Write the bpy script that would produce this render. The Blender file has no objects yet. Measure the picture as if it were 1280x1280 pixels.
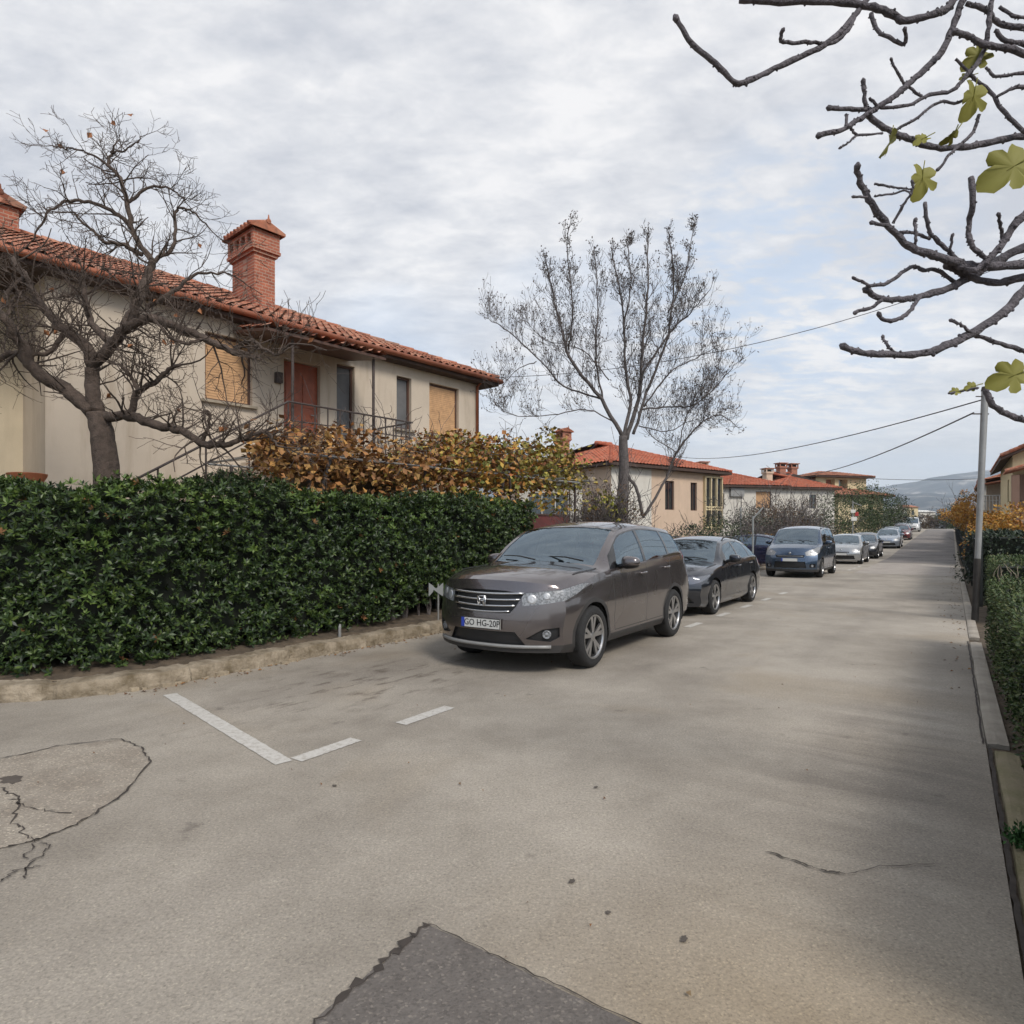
import bpy, bmesh, math, random
from mathutils import Vector, Matrix, noise
random.seed(7)
R = math.radians
scene = bpy.context.scene
COL = scene.collection
PI = math.pi
EYE = 1.51
TH = R(34.5); ST, CT = math.sin(TH), math.cos(TH)
def RS(s, t, z=0.0):                       # road frame: s along the street, t to the right of it
    return Vector((s*ST + t*CT, s*CT - t*ST, z))
def P(px, py, Y):                          # a photo position at depth Y metres
    return Vector(((px-640)/800*Y, Y, EYE-(py-667)/800*Y))
def ss(a, b, x):
    x = min(1, max(0, (x-a)/(b-a))); return x*x*(3-2*x)
def gz(s):                                 # the street dips, climbs and then falls away
    r = 0.0
    if s > 40: r = 0.0295*(s-44)*ss(40, 54, s) if s < 122 else 0.0295*78
    if s > 118: r = 0.0295*(118-44) + 0.0295*4*ss(118,126,s) - 22*ss(126, 420, s)
    return max(r, -30)
ORG = {}
def link(o, parent=None):
    COL.objects.link(o)
    if parent is not None: o.parent = parent
    return o
def tag(o, label=None, cat=None, group=None, kind=None):
    if label: o['label'] = label
    if cat: o['category'] = cat
    if group: o['group'] = group
    if kind: o['kind'] = kind
    return o
def empty(name, loc, label, cat, group=None, rz=0.0):
    o = bpy.data.objects.new(name, None); o.empty_display_size = .2
    o.location = loc; o.rotation_euler = (0, 0, rz)
    link(o); tag(o, label, cat, group)
    ORG[o] = Vector(loc) if rz == 0 else Vector((0,0,0))
    return o
class MB:
    def __init__(s): s.v = []; s.f = []; s.m = []
    def add(s, vs, fs, mi=0):
        b = len(s.v); s.v.extend(vs)
        for f in fs: s.f.append(tuple(i+b for i in f)); s.m.append(mi)
    def quad(s, a, b, c, d, mi=0): s.add([a,b,c,d], [(0,1,2,3)], mi)
    def hexa(s, p, mi=0):      # 8 corners: bottom 4 then top 4
        s.add(p, [(0,3,2,1),(4,5,6,7),(0,1,5,4),(1,2,6,5),(2,3,7,6),(3,0,4,7)], mi)
    def box(s, c, size, ax=None, mi=0):
        c = Vector(c); hx, hy, hz = size[0]/2, size[1]/2, size[2]/2
        if ax is None: ax = (Vector((1,0,0)), Vector((0,1,0)), Vector((0,0,1)))
        p = []
        for z in (-hz, hz):
            for x, y in ((-hx,-hy),(hx,-hy),(hx,hy),(-hx,hy)):
                p.append(c + ax[0]*x + ax[1]*y + ax[2]*z)
        s.hexa(p, mi)
    def tube(s, pts, rad, k=6, cap=True, mi=0):
        pts = [Vector(p) for p in pts]; n = len(pts)
        if not hasattr(rad, '__len__'): rad = [rad]*n
        t0 = (pts[1]-pts[0]).normalized()
        ref = Vector((0,0,1)) if abs(t0.z) < .9 else Vector((1,0,0))
        u = t0.cross(ref).normalized(); b = len(s.v)
        for i, p in enumerate(pts):
            t = (pts[min(i+1,n-1)]-pts[max(i-1,0)])
            if t.length < 1e-9: t = t0
            t = t.normalized(); u = (u - t*u.dot(t))
            if u.length < 1e-6: u = t.cross(Vector((.3,.5,.8)))
            u.normalize(); w = t.cross(u)
            for j in range(k):
                a = 2*PI*j/k; s.v.append(p + (u*math.cos(a)+w*math.sin(a))*rad[i])
        for i in range(n-1):
            for j in range(k):
                j2 = (j+1) % k
                s.f.append((b+i*k+j, b+i*k+j2, b+(i+1)*k+j2, b+(i+1)*k+j)); s.m.append(mi)
        if cap:
            s.f.append(tuple(b+j for j in reversed(range(k)))); s.m.append(mi)
            s.f.append(tuple(b+(n-1)*k+j for j in range(k))); s.m.append(mi)
    def lathe(s, prof, c, axis, k=24, mi=0):   # prof: (radius, height along axis)
        c = Vector(c); ax = Vector(axis).normalized()
        ref = Vector((0,0,1)) if abs(ax.z) < .9 else Vector((1,0,0))
        u = ax.cross(ref).normalized(); w = ax.cross(u); b = len(s.v)
        for r, h in prof:
            for j in range(k):
                a = 2*PI*j/k; s.v.append(c+ax*h+(u*math.cos(a)+w*math.sin(a))*r)
        for i in range(len(prof)-1):
            for j in range(k):
                j2 = (j+1) % k
                s.f.append((b+i*k+j, b+(i+1)*k+j, b+(i+1)*k+j2, b+i*k+j2)); s.m.append(mi)
    def build(s, name, mats, parent=None, smooth=False, org=None, sharp=None, fix=False):
        if not isinstance(mats, (list, tuple)): mats = [mats]
        o0 = Vector((0,0,0))
        if parent is not None: o0 = ORG.get(parent, o0)
        elif org is not None: o0 = Vector(org)
        me = bpy.data.meshes.new(name)
        me.from_pydata([tuple(Vector(v)-o0) for v in s.v], [], s.f)
        for m in mats: me.materials.append(m)
        me.polygons.foreach_set('material_index', s.m)
        if fix:
            bm = bmesh.new(); bm.from_mesh(me); bmesh.ops.recalc_face_normals(bm, faces=bm.faces); bm.to_mesh(me); bm.free()
        if smooth:
            me.polygons.foreach_set('use_smooth', [True]*len(s.f))
            if sharp: me.set_sharp_from_angle(angle=R(sharp))
        me.update()
        o = bpy.data.objects.new(name, me); link(o, parent)
        if parent is None: o.location = o0
        ORG[o] = o0
        return o
# ---------------------------------------------------------------- materials
class NT:
    def __init__(s, name):
        s.m = bpy.data.materials.new(name); s.m.use_nodes = True
        s.t = s.m.node_tree; s.b = s.t.nodes['Principled BSDF']
    def n(s, typ, **kw):
        nd = s.t.nodes.new(typ)
        for k, v in kw.items():
            if k.startswith('_'): setattr(nd, k[1:], v)
            else:
                key = k.replace('9', ' ')
                nd.inputs[int(key[1:]) if key[0] == 'i' and key[1:].isdigit() else key].default_value = v
        return nd
    def l(s, a, b): s.t.links.new(a, b)
def c4(c): return (c[0], c[1], c[2], 1)
def ramp(nt, fac, stops):
    r = nt.n('ShaderNodeValToRGB'); e = r.color_ramp.elements
    e[0].position, e[0].color = stops[0][0], c4(stops[0][1])
    e[1].position, e[1].color = stops[-1][0], c4(stops[-1][1])
    for p, c in stops[1:-1]:
        x = e.new(p); x.color = c4(c)
    nt.l(fac, r.inputs[0]); return r.outputs[0]
def mixc(nt, fac, a, b, mode='MIX'):
    m = nt.n('ShaderNodeMix', _data_type='RGBA', _blend_type=mode)
    for i, x in ((0, fac), (6, a), (7, b)):
        if hasattr(x, 'is_linked') or hasattr(x, 'links'): nt.l(x, m.inputs[i])
        else: m.inputs[i].default_value = x if i == 0 else c4(x)
    return m.outputs[2]
def mat(name, col, rough=.6, var=.15, scale=3.0, bump=0.0, bscale=40, metal=0.0, coat=0.0, spec=.5, ior=1.5, col2=None, detail=6):
    nt = NT(name); b = nt.b
    b.inputs['Roughness'].default_value = rough; b.inputs['Metallic'].default_value = metal
    b.inputs['Coat Weight'].default_value = coat; b.inputs['Coat Roughness'].default_value = .04
    b.inputs['Specular IOR Level'].default_value = spec; b.inputs['IOR'].default_value = ior
    tc = nt.n('ShaderNodeTexCoord')
    if var > 0 or col2:
        no = nt.n('ShaderNodeTexNoise', Scale=scale, Detail=detail, Roughness=.6); nt.l(tc.outputs['Object'], no.inputs['Vector'])
        c2 = col2 or tuple(x*(1-var) for x in col); c1 = tuple(min(1, x*(1+var*.6)) for x in col) if not col2 else col
        nt.l(ramp(nt, no.outputs[0], [(.32, c2), (.68, c1)]), b.inputs['Base Color'])
    else: b.inputs['Base Color'].default_value = c4(col)
    if bump > 0:
        n2 = nt.n('ShaderNodeTexNoise', Scale=bscale, Detail=5); nt.l(tc.outputs['Object'], n2.inputs['Vector'])
        bp = nt.n('ShaderNodeBump', Strength=bump, Distance=.02); nt.l(n2.outputs[0], bp.inputs['Height']); nt.l(bp.outputs[0], b.inputs['Normal'])
    return nt.m
def leafmat(name, cols, rough=.5, spec=.4, trans=0.0):
    nt = NT(name); g = nt.n('ShaderNodeNewGeometry')
    stops = [(i/(len(cols)-1) if len(cols) > 1 else 0, c) for i, c in enumerate(cols)]
    nt.l(ramp(nt, g.outputs['Random Per Island'], stops), nt.b.inputs['Base Color'])
    nt.b.inputs['Roughness'].default_value = rough; nt.b.inputs['Specular IOR Level'].default_value = spec
    if trans: nt.b.inputs['Subsurface Weight'].default_value = 0
    return nt.m
M = {}
def plaster(name, col, dirt=(.25,.21,.16), amt=.5):
    nt = NT(name); tc = nt.n('ShaderNodeTexCoord')
    a = nt.n('ShaderNodeTexNoise', Scale=1.1, Detail=8, Roughness=.65); nt.l(tc.outputs['Object'], a.inputs['Vector'])
    mp = nt.n('ShaderNodeMapping'); mp.inputs['Scale'].default_value = (2.5, 2.5, .35); nt.l(tc.outputs['Object'], mp.inputs['Vector'])
    s = nt.n('ShaderNodeTexNoise', Scale=2.0, Detail=6, Roughness=.6); nt.l(mp.outputs[0], s.inputs['Vector'])
    c1 = ramp(nt, a.outputs[0], [(.3, tuple(x*.86 for x in col)), (.7, col)])
    m = nt.n('ShaderNodeMath', _operation='MULTIPLY'); m.inputs[1].default_value = amt
    r = nt.n('ShaderNodeMapRange'); r.inputs[1].default_value = .5; r.inputs[2].default_value = .8; nt.l(s.outputs[0], r.inputs[0]); nt.l(r.outputs[0], m.inputs[0])
    nt.l(mixc(nt, m.outputs[0], c1, dirt), nt.b.inputs['Base Color'])
    nt.b.inputs['Roughness'].default_value = .9; nt.b.inputs['Specular IOR Level'].default_value = .2
    n2 = nt.n('ShaderNodeTexNoise', Scale=60, Detail=4); nt.l(tc.outputs['Object'], n2.inputs['Vector'])
    bp = nt.n('ShaderNodeBump', Strength=.35, Distance=.01); nt.l(n2.outputs[0], bp.inputs['Height']); nt.l(bp.outputs[0], nt.b.inputs['Normal'])
    return nt.m
M['plaster'] = plaster('plaster_beige', (.56,.48,.385), dirt=(.36,.29,.215), amt=.8)
M['plaster_warm'] = plaster('plaster_warm', (.62,.47,.35), amt=.25)
M['plaster_white'] = plaster('plaster_white', (.66,.63,.56), amt=.25)
M['plaster_yellow'] = plaster('plaster_yellow', (.66,.55,.34), amt=.25)
M['plaster_brown'] = plaster('plaster_brown', (.25,.16,.12), amt=.4)
def tilemat(name, cols):
    nt = NT(name); tc = nt.n('ShaderNodeTexCoord')
    v = nt.n('ShaderNodeTexVoronoi', Scale=3.2); nt.l(tc.outputs['Object'], v.inputs['Vector'])
    hs = nt.n('ShaderNodeSeparateColor'); nt.l(v.outputs['Color'], hs.inputs[0])
    base = ramp(nt, hs.outputs[0], cols)
    a = nt.n('ShaderNodeTexNoise', Scale=7, Detail=6, Roughness=.7); nt.l(tc.outputs['Object'], a.inputs['Vector'])
    r = nt.n('ShaderNodeMapRange'); r.inputs[1].default_value = .47; r.inputs[2].default_value = .68; r.inputs[4].default_value = .7; nt.l(a.outputs[0], r.inputs[0])
    nt.l(mixc(nt, r.outputs[0], base, (.12,.085,.065)), nt.b.inputs['Base Color'])
    nt.b.inputs['Roughness'].default_value = .85; nt.b.inputs['Specular IOR Level'].default_value = .25
    return nt.m
M['tile'] = tilemat('clay_tile', [(0,(.20,.075,.045)),(.35,(.35,.125,.07)),(.6,(.42,.17,.10)),(.8,(.46,.23,.15)),(1,(.26,.14,.095))])
M['tile_far'] = tilemat('clay_tile_bright', [(0,(.34,.09,.05)),(.5,(.45,.13,.07)),(1,(.42,.16,.10))])
def brickmat(name, c1, c2, mortar, sc=1):
    nt = NT(name); tc = nt.n('ShaderNodeTexCoord'); mp = nt.n('ShaderNodeMapping')
    sp = nt.n('ShaderNodeSeparateXYZ'); nt.l(tc.outputs['Object'], sp.inputs[0])
    ad = nt.n('ShaderNodeMath', _operation='ADD'); nt.l(sp.outputs[0], ad.inputs[0]); nt.l(sp.outputs[1], ad.inputs[1])
    cb = nt.n('ShaderNodeCombineXYZ'); nt.l(ad.outputs[0], cb.inputs[0]); nt.l(sp.outputs[2], cb.inputs[1])
    b = nt.n('ShaderNodeTexBrick', Scale=1.0*sc); b.inputs['Color1'].default_value = c4(c1); b.inputs['Color2'].default_value = c4(c2); b.inputs['Mortar'].default_value = c4(mortar)
    b.inputs['Brick Width'].default_value = .22; b.inputs['Row Height'].default_value = .075; b.inputs['Mortar Size'].default_value = .012
    nt.l(cb.outputs[0], b.inputs['Vector'])
    a = nt.n('ShaderNodeTexNoise', Scale=5, Detail=6); nt.l(tc.outputs['Object'], a.inputs['Vector'])
    nt.l(mixc(nt, .35, b.outputs[0], ramp(nt, a.outputs[0], [(.3,(.14,.05,.03)),(.7,(.55,.2,.1))])), nt.b.inputs['Base Color'])
    bp = nt.n('ShaderNodeBump', Strength=.6, Distance=.01); nt.l(b.outputs['Fac'], bp.inputs['Height']); bp.invert = True; nt.l(bp.outputs[0], nt.b.inputs['Normal'])
    nt.b.inputs['Roughness'].default_value = .9
    return nt.m
M['brick'] = brickmat('red_brick', (.42,.125,.075), (.28,.075,.045), (.40,.30,.23))
M['dark'] = mat('dark_void', (.012,.012,.012), .9, 0)
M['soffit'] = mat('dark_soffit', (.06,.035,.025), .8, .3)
M['gutter'] = mat('copper_gutter', (.30,.10,.05), .5, .25, metal=.3)
M['wood_shut'] = mat('ochre_shutter', (.55,.33,.17), .6, .2, 8)
M['door_wood'] = mat('red_brown_door', (.30,.075,.03), .5, .25, 6)
M['frame_br'] = mat('brown_frame', (.09,.045,.03), .6, .2)
M['iron'] = mat('rusty_iron', (.06,.045,.04), .7, .3, 12)
M['steel'] = mat('grey_steel', (.30,.30,.29), .5, .15, 6, metal=.3)
M['pane'] = mat('window_pane', (.02,.024,.03), .05, 0, spec=.8, ior=1.7)
M['pane_blue'] = mat('window_pane_blue', (.05,.07,.08), .08, 0, spec=.8)
M['grille_sh'] = mat('grey_shutter', (.12,.12,.12), .6, .2)
M['concrete'] = mat('concrete', (.34,.29,.22), .95, .3, 4, .5, 40)
M['bark'] = mat('bark_brown', (.09,.066,.052), .95, .45, 14, .9, 60)
M['bark_grey'] = mat('bark_grey', (.118,.103,.098), .95, .4, 14, .8, 60)
M['bark_fig'] = mat('bark_fig', (.12,.108,.118), .9, .45, 30, .8, 90)
M['soil'] = mat('soil', (.10,.075,.05), 1, .5, 6, .8, 30)
M['white'] = mat('white_paint', (.62,.61,.57), .7, .12, 5)
M['sign_grey'] = mat('sign_grey', (.24,.25,.245), .5, .1)
# ---------------------------------------------------------------- camera, light, sky
cam_d = bpy.data.cameras.new('camera'); cam = bpy.data.objects.new('camera', cam_d); COL.objects.link(cam)
cam.location = (0, 0, EYE); cam.rotation_euler = (R(90), 0, 0)
cam_d.sensor_width = 36; cam_d.lens = 22.5; cam_d.shift_y = 27/1280
cam_d.clip_start = .05; cam_d.clip_end = 30000
scene.camera = cam
SUN_AZ, SUN_EL = R(150), R(42)             # azimuth clockwise from +Y: behind and to the right
sd = bpy.data.lights.new('sun', 'SUN'); sd.energy = 1.6; sd.angle = R(16); sd.color = (1, .94, .86)
sun = bpy.data.objects.new('sun', sd); COL.objects.link(sun)
dv = Vector((math.sin(SUN_AZ)*math.cos(SUN_EL), math.cos(SUN_AZ)*math.cos(SUN_EL), math.sin(SUN_EL)))
sun.rotation_euler = dv.to_track_quat('Z', 'Y').to_euler()
w = bpy.data.worlds.new('World'); scene.world = w; w.use_nodes = True
wt = w.node_tree; bg = wt.nodes['Background']; bg.inputs['Strength'].default_value = .1
class WT(NT):
    def __init__(s): s.t = wt
wn = WT()
sky = wn.n('ShaderNodeTexSky', _sky_type='NISHITA', _sun_disc=False, _sun_elevation=SUN_EL, _sun_rotation=SUN_AZ)
tc = wn.n('ShaderNodeTexCoord'); sp = wn.n('ShaderNodeSeparateXYZ'); wn.l(tc.outputs['Generated'], sp.inputs[0])
az = wn.n('ShaderNodeMath', _operation='MAXIMUM'); az.inputs[1].default_value = 0; wn.l(sp.outputs[2], az.inputs[0])
zz = wn.n('ShaderNodeMath', _operation='ADD'); zz.inputs[1].default_value = .16; wn.l(az.outputs[0], zz.inputs[0])
dx = wn.n('ShaderNodeMath', _operation='DIVIDE'); wn.l(sp.outputs[0], dx.inputs[0]); wn.l(zz.outputs[0], dx.inputs[1])
dy = wn.n('ShaderNodeMath', _operation='DIVIDE'); wn.l(sp.outputs[1], dy.inputs[0]); wn.l(zz.outputs[0], dy.inputs[1])
cb = wn.n('ShaderNodeCombineXYZ'); wn.l(dx.outputs[0], cb.inputs[0]); wn.l(dy.outputs[0], cb.inputs[1])
n1 = wn.n('ShaderNodeTexNoise', Scale=1.1, Detail=9, Roughness=.56, Distortion=.25); wn.l(cb.outputs[0], n1.inputs['Vector'])
mp = wn.n('ShaderNodeMapping'); mp.inputs['Location'].default_value = (5.3, 2.7, 1); mp.inputs['Rotation'].default_value = (0,0,.6); mp.inputs['Scale'].default_value = (1,1.7,1); wn.l(cb.outputs[0], mp.inputs['Vector'])
n2 = wn.n('ShaderNodeTexNoise', Scale=6.0, Detail=9, Roughness=.64, Distortion=.2); wn.l(mp.outputs[0], n2.inputs['Vector'])
n3 = wn.n('ShaderNodeTexNoise', Scale=.55, Detail=5, Roughness=.5); wn.l(mp.outputs[0], n3.inputs['Vector'])
av = wn.n('ShaderNodeMath', _operation='MULTIPLY_ADD'); av.inputs[1].default_value = .45; wn.l(n2.outputs[0], av.inputs[0])
h1 = wn.n('ShaderNodeMath', _operation='MULTIPLY'); h1.inputs[1].default_value = .55; wn.l(n1.outputs[0], h1.inputs[0]); wn.l(h1.outputs[0], av.inputs[2])
K = 10.0
def k3(r, g, b): return (r*K, g*K, b*K)
rp = ramp(wn, av.outputs[0], [(.40, (.38,.39,.42)), (.46, (.445,.45,.47)), (.515, (.51,.51,.52)), (.58, (.60,.59,.585))])
bl = wn.n('ShaderNodeMapRange'); bl.inputs[1].default_value = .56; bl.inputs[2].default_value = .68; bl.inputs[4].default_value = .35; wn.l(n3.outputs[0], bl.inputs[0])
cl = mixc(wn, bl.outputs[0], rp, (.33,.44,.60))
d0 = Vector(((985-640)/800, 1, (667-385)/800)).normalized()
dt = wn.n('ShaderNodeVectorMath', _operation='DOT_PRODUCT'); dt.inputs[1].default_value = d0; wn.l(tc.outputs['Generated'], dt.inputs[0])
pm = wn.n('ShaderNodeMapRange'); pm.inputs[1].default_value = .97; pm.inputs[2].default_value = .997; wn.l(dt.outputs['Value'], pm.inputs[0])
pn = wn.n('ShaderNodeMapRange'); pn.inputs[1].default_value = .56; pn.inputs[2].default_value = .44; pn.inputs[4].default_value = .55; wn.l(n2.outputs[0], pn.inputs[0])
pp_ = wn.n('ShaderNodeMath', _operation='MULTIPLY'); wn.l(pm.outputs[0], pp_.inputs[0]); wn.l(pn.outputs[0], pp_.inputs[1])
cl = mixc(wn, pp_.outputs[0], cl, (.36,.46,.60))
# a pale veil near the horizon
vz = wn.n('ShaderNodeMapRange'); vz.inputs[1].default_value = .0; vz.inputs[2].default_value = .22; vz.inputs[3].default_value = .75; vz.inputs[4].default_value = 0; wn.l(sp.outputs[2], vz.inputs[0])
cl = mixc(wn, vz.outputs[0], cl, (.53,.545,.57))
fb = wn.n('ShaderNodeMapRange'); fb.inputs[1].default_value = -.5; fb.inputs[2].default_value = .3; fb.inputs[3].default_value = .45; fb.inputs[4].default_value = .93; wn.l(sp.outputs[1], fb.inputs[0])
mk = wn.n('ShaderNodeVectorMath', _operation='SCALE'); mk.inputs['Scale'].default_value = K; wn.l(cl, mk.inputs[0])
fin = mixc(wn, fb.outputs[0], sky.outputs[0], mk.outputs[0])
wn.l(fin, bg.inputs['Color'])
scene.view_settings.view_transform = 'Standard'; scene.view_settings.look = 'None'
scene.view_settings.exposure = .78; scene.view_settings.gamma = 1
scene.cycles.use_denoising = True
scene.cycles.max_bounces = 6; scene.cycles.transparent_max_bounces = 8; scene.cycles.volume_bounces = 2
# ---------------------------------------------------------------- ground and road
def sheet(name, ss_, ts, dz, m, kind='structure', edge=None):
    mb = MB(); n = len(ts)
    for s in ss_:
        for t in ts: mb.v.append(RS(s, t, gz(s)+dz))
    for i in range(len(ss_)-1):
        for j in range(n-1):
            mb.f.append((i*n+j, i*n+j+1, (i+1)*n+j+1, (i+1)*n+j)); mb.m.append(0)
    o = mb.build(name, m); tag(o, kind=kind); return o
sv = [-5000,-600,-60,-10] + [2*i for i in range(0, 80)] + [170,190,220,260,310,370,430,800,2500,7000]
sheet('ground', sv, [-5000,-1500,-300,-60,-12,0,12,60,300,1500,5000], -.02, M['soil'])
def roadmat():
    nt = NT('old_asphalt'); tc = nt.n('ShaderNodeTexCoord')
    def nz(sc, det=6, ro=.6, vec=None, dist=0):
        a = nt.n('ShaderNodeTexNoise', Scale=sc, Detail=det, Roughness=ro, Distortion=dist); nt.l(vec or tc.outputs['Object'], a.inputs['Vector']); return a.outputs[0]
    big = ramp(nt, nz(.45, 8, .68), [(.37,(.245,.218,.182)),(.5,(.315,.283,.238)),(.62,(.375,.338,.286))])
    warm = nt.n('ShaderNodeMapRange'); warm.inputs[1].default_value = .55; warm.inputs[2].default_value = .75; warm.inputs[4].default_value = .55; nt.l(nz(.5, 4, .5, dist=.6), warm.inputs[0])
    c = mixc(nt, warm.outputs[0], big, (.29,.235,.165))
    # darker worn streaks drawn out along the direction of travel
    mp = nt.n('ShaderNodeMapping'); mp.inputs['Rotation'].default_value = (0,0,-R(55.5)); nt.l(tc.outputs['Object'], mp.inputs['Vector'])
    mp2 = nt.n('ShaderNodeMapping'); mp2.inputs['Scale'].default_value = (.18,1,1); nt.l(mp.outputs[0], mp2.inputs['Vector'])
    st = nt.n('ShaderNodeMapRange'); st.inputs[1].default_value = .48; st.inputs[2].default_value = .68; st.inputs[4].default_value = .20; nt.l(nz(1.1, 6, .6, mp2.outputs[0]), st.inputs[0])
    c = mixc(nt, st.outputs[0], c, (.115,.10,.09))
    blot = nt.n('ShaderNodeMapRange'); blot.inputs[1].default_value = .66; blot.inputs[2].default_value = .72; blot.inputs[4].default_value = .45; nt.l(nz(2.6, 5, .55), blot.inputs[0])
    c = mixc(nt, blot.outputs[0], c, (.10,.085,.075))
    pale = nt.n('ShaderNodeMapRange'); pale.inputs[1].default_value = .64; pale.inputs[2].default_value = .74; pale.inputs[4].default_value = .35; nt.l(nz(1.7, 7, .65, dist=.4), pale.inputs[0])
    c = mixc(nt, pale.outputs[0], c, (.36,.33,.29))
    # dark scuffed sweep along the right edge and an ochre cast beyond it
    sx_ = nt.n('ShaderNodeSeparateXYZ'); nt.l(mp.outputs[0], sx_.inputs[0])
    def gauss(sock, c0_, w_):
        a = nt.n('ShaderNodeMath', _operation='SUBTRACT'); a.inputs[1].default_value = c0_; nt.l(sock, a.inputs[0])
        b_ = nt.n('ShaderNodeMath', _operation='DIVIDE'); b_.inputs[1].default_value = w_; nt.l(a.outputs[0], b_.inputs[0])
        q_ = nt.n('ShaderNodeMath', _operation='MULTIPLY'); nt.l(b_.outputs[0], q_.inputs[0]); nt.l(b_.outputs[0], q_.inputs[1])
        n_ = nt.n('ShaderNodeMath', _operation='MULTIPLY'); n_.inputs[1].default_value = -1; nt.l(q_.outputs[0], n_.inputs[0])
        e_ = nt.n('ShaderNodeMath', _operation='EXPONENT'); nt.l(n_.outputs[0], e_.inputs[0]); return e_.outputs[0]
    def mul(a, b_, k=None):
        m_ = nt.n('ShaderNodeMath', _operation='MULTIPLY'); nt.l(a, m_.inputs[0])
        if hasattr(b_, 'links'): nt.l(b_, m_.inputs[1])
        else: m_.inputs[1].default_value = b_
        return m_.outputs[0]
    mp3 = nt.n('ShaderNodeMapping'); mp3.inputs['Rotation'].default_value = (0,0,-.5); mp3.inputs['Scale'].default_value = (2.2,.35,1); nt.l(mp.outputs[0], mp3.inputs['Vector'])
    sw = nt.n('ShaderNodeMapRange'); sw.inputs[1].default_value = .40; sw.inputs[2].default_value = .60; nt.l(nz(1.6, 7, .62, mp3.outputs[0], .5), sw.inputs[0])
    m1 = mul(mul(mul(gauss(sx_.outputs[0], 4.8, 2.6), gauss(sx_.outputs[1], .35, .65)), sw.outputs[0]), .40)
    c = mixc(nt, m1, c, (.105,.088,.076))
    m2 = mul(mul(gauss(sx_.outputs[0], 1.9, .9), gauss(sx_.outputs[1], .35, .8)), .45)
    c = mixc(nt, m2, c, (.30,.215,.11))
    m3 = mul(mul(gauss(sx_.outputs[0], 5.0, 2.2), gauss(sx_.outputs[1], 5.6, .8)), .5)
    c = mixc(nt, mul(m3, nz(2.2, 5, .6)), c, (.10,.078,.06))
    mp4 = nt.n('ShaderNodeMapping'); mp4.inputs['Scale'].default_value = (.55,1.5,1); nt.l(mp.outputs[0], mp4.inputs['Vector'])
    sp4 = nt.n('ShaderNodeMapRange'); sp4.inputs[1].default_value = .53; sp4.inputs[2].default_value = .66; nt.l(nz(4.5, 6, .65, mp4.outputs[0]), sp4.inputs[0])
    m4 = mul(mul(mul(gauss(sx_.outputs[0], 4.6, 1.6), gauss(sx_.outputs[1], 4.9, .85)), sp4.outputs[0]), .85)
    c = mixc(nt, m4, c, (.085,.065,.05))
    fine = nz(70, 4, .7)
    c = mixc(nt, 1.0, c, ramp(nt, fine, [(.3,(.74,.74,.74)),(.5,(1,1,1)),(.72,(1.22,1.22,1.20))]), 'MULTIPLY')
    vo = nt.n('ShaderNodeTexVoronoi', Scale=150); nt.l(tc.outputs['Object'], vo.inputs['Vector'])
    sc = nt.n('ShaderNodeSeparateColor'); nt.l(vo.outputs['Color'], sc.inputs[0])
    c = mixc(nt, 1.0, c, ramp(nt, sc.outputs[0], [(0,(.78,.78,.78)),(.15,(.97,.97,.97)),(.85,(1.0,1.0,1.0)),(1,(1.25,1.24,1.2))]), 'MULTIPLY')
    nt.l(c, nt.b.inputs['Base Color']); nt.b.inputs['Roughness'].default_value = .9; nt.b.inputs['Specular IOR Level'].default_value = .25
    bp = nt.n('ShaderNodeBump', Strength=.5, Distance=.006); nt.l(fine, bp.inputs['Height']); nt.l(bp.outputs[0], nt.b.inputs['Normal'])
    return nt.m
M['road'] = roadmat()
M['patch'] = mat('new_asphalt', (.15,.134,.12), .92, .22, 5, .4, 120, col2=(.115,.101,.09), detail=10)
def speckle(m_):   # stone chips in the patch
    nt = NT.__new__(NT); nt.m = m_; nt.t = m_.node_tree; nt.b = nt.t.nodes['Principled BSDF']
    src = nt.b.inputs['Base Color'].links[0].from_socket; tc = nt.n('ShaderNodeTexCoord')
    vo = nt.n('ShaderNodeTexVoronoi', Scale=110); nt.l(tc.outputs['Object'], vo.inputs['Vector'])
    sc = nt.n('ShaderNodeSeparateColor'); nt.l(vo.outputs['Color'], sc.inputs[0])
    c = mixc(nt, 1.0, src, ramp(nt, sc.outputs[0], [(0,(.75,.75,.75)),(.3,(.97,.97,.97)),(.85,(1.03,1.03,1.03)),(1,(1.6,1.58,1.52))]), 'MULTIPLY')
    nt.l(c, nt.b.inputs['Base Color'])
speckle(M['patch'])
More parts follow.
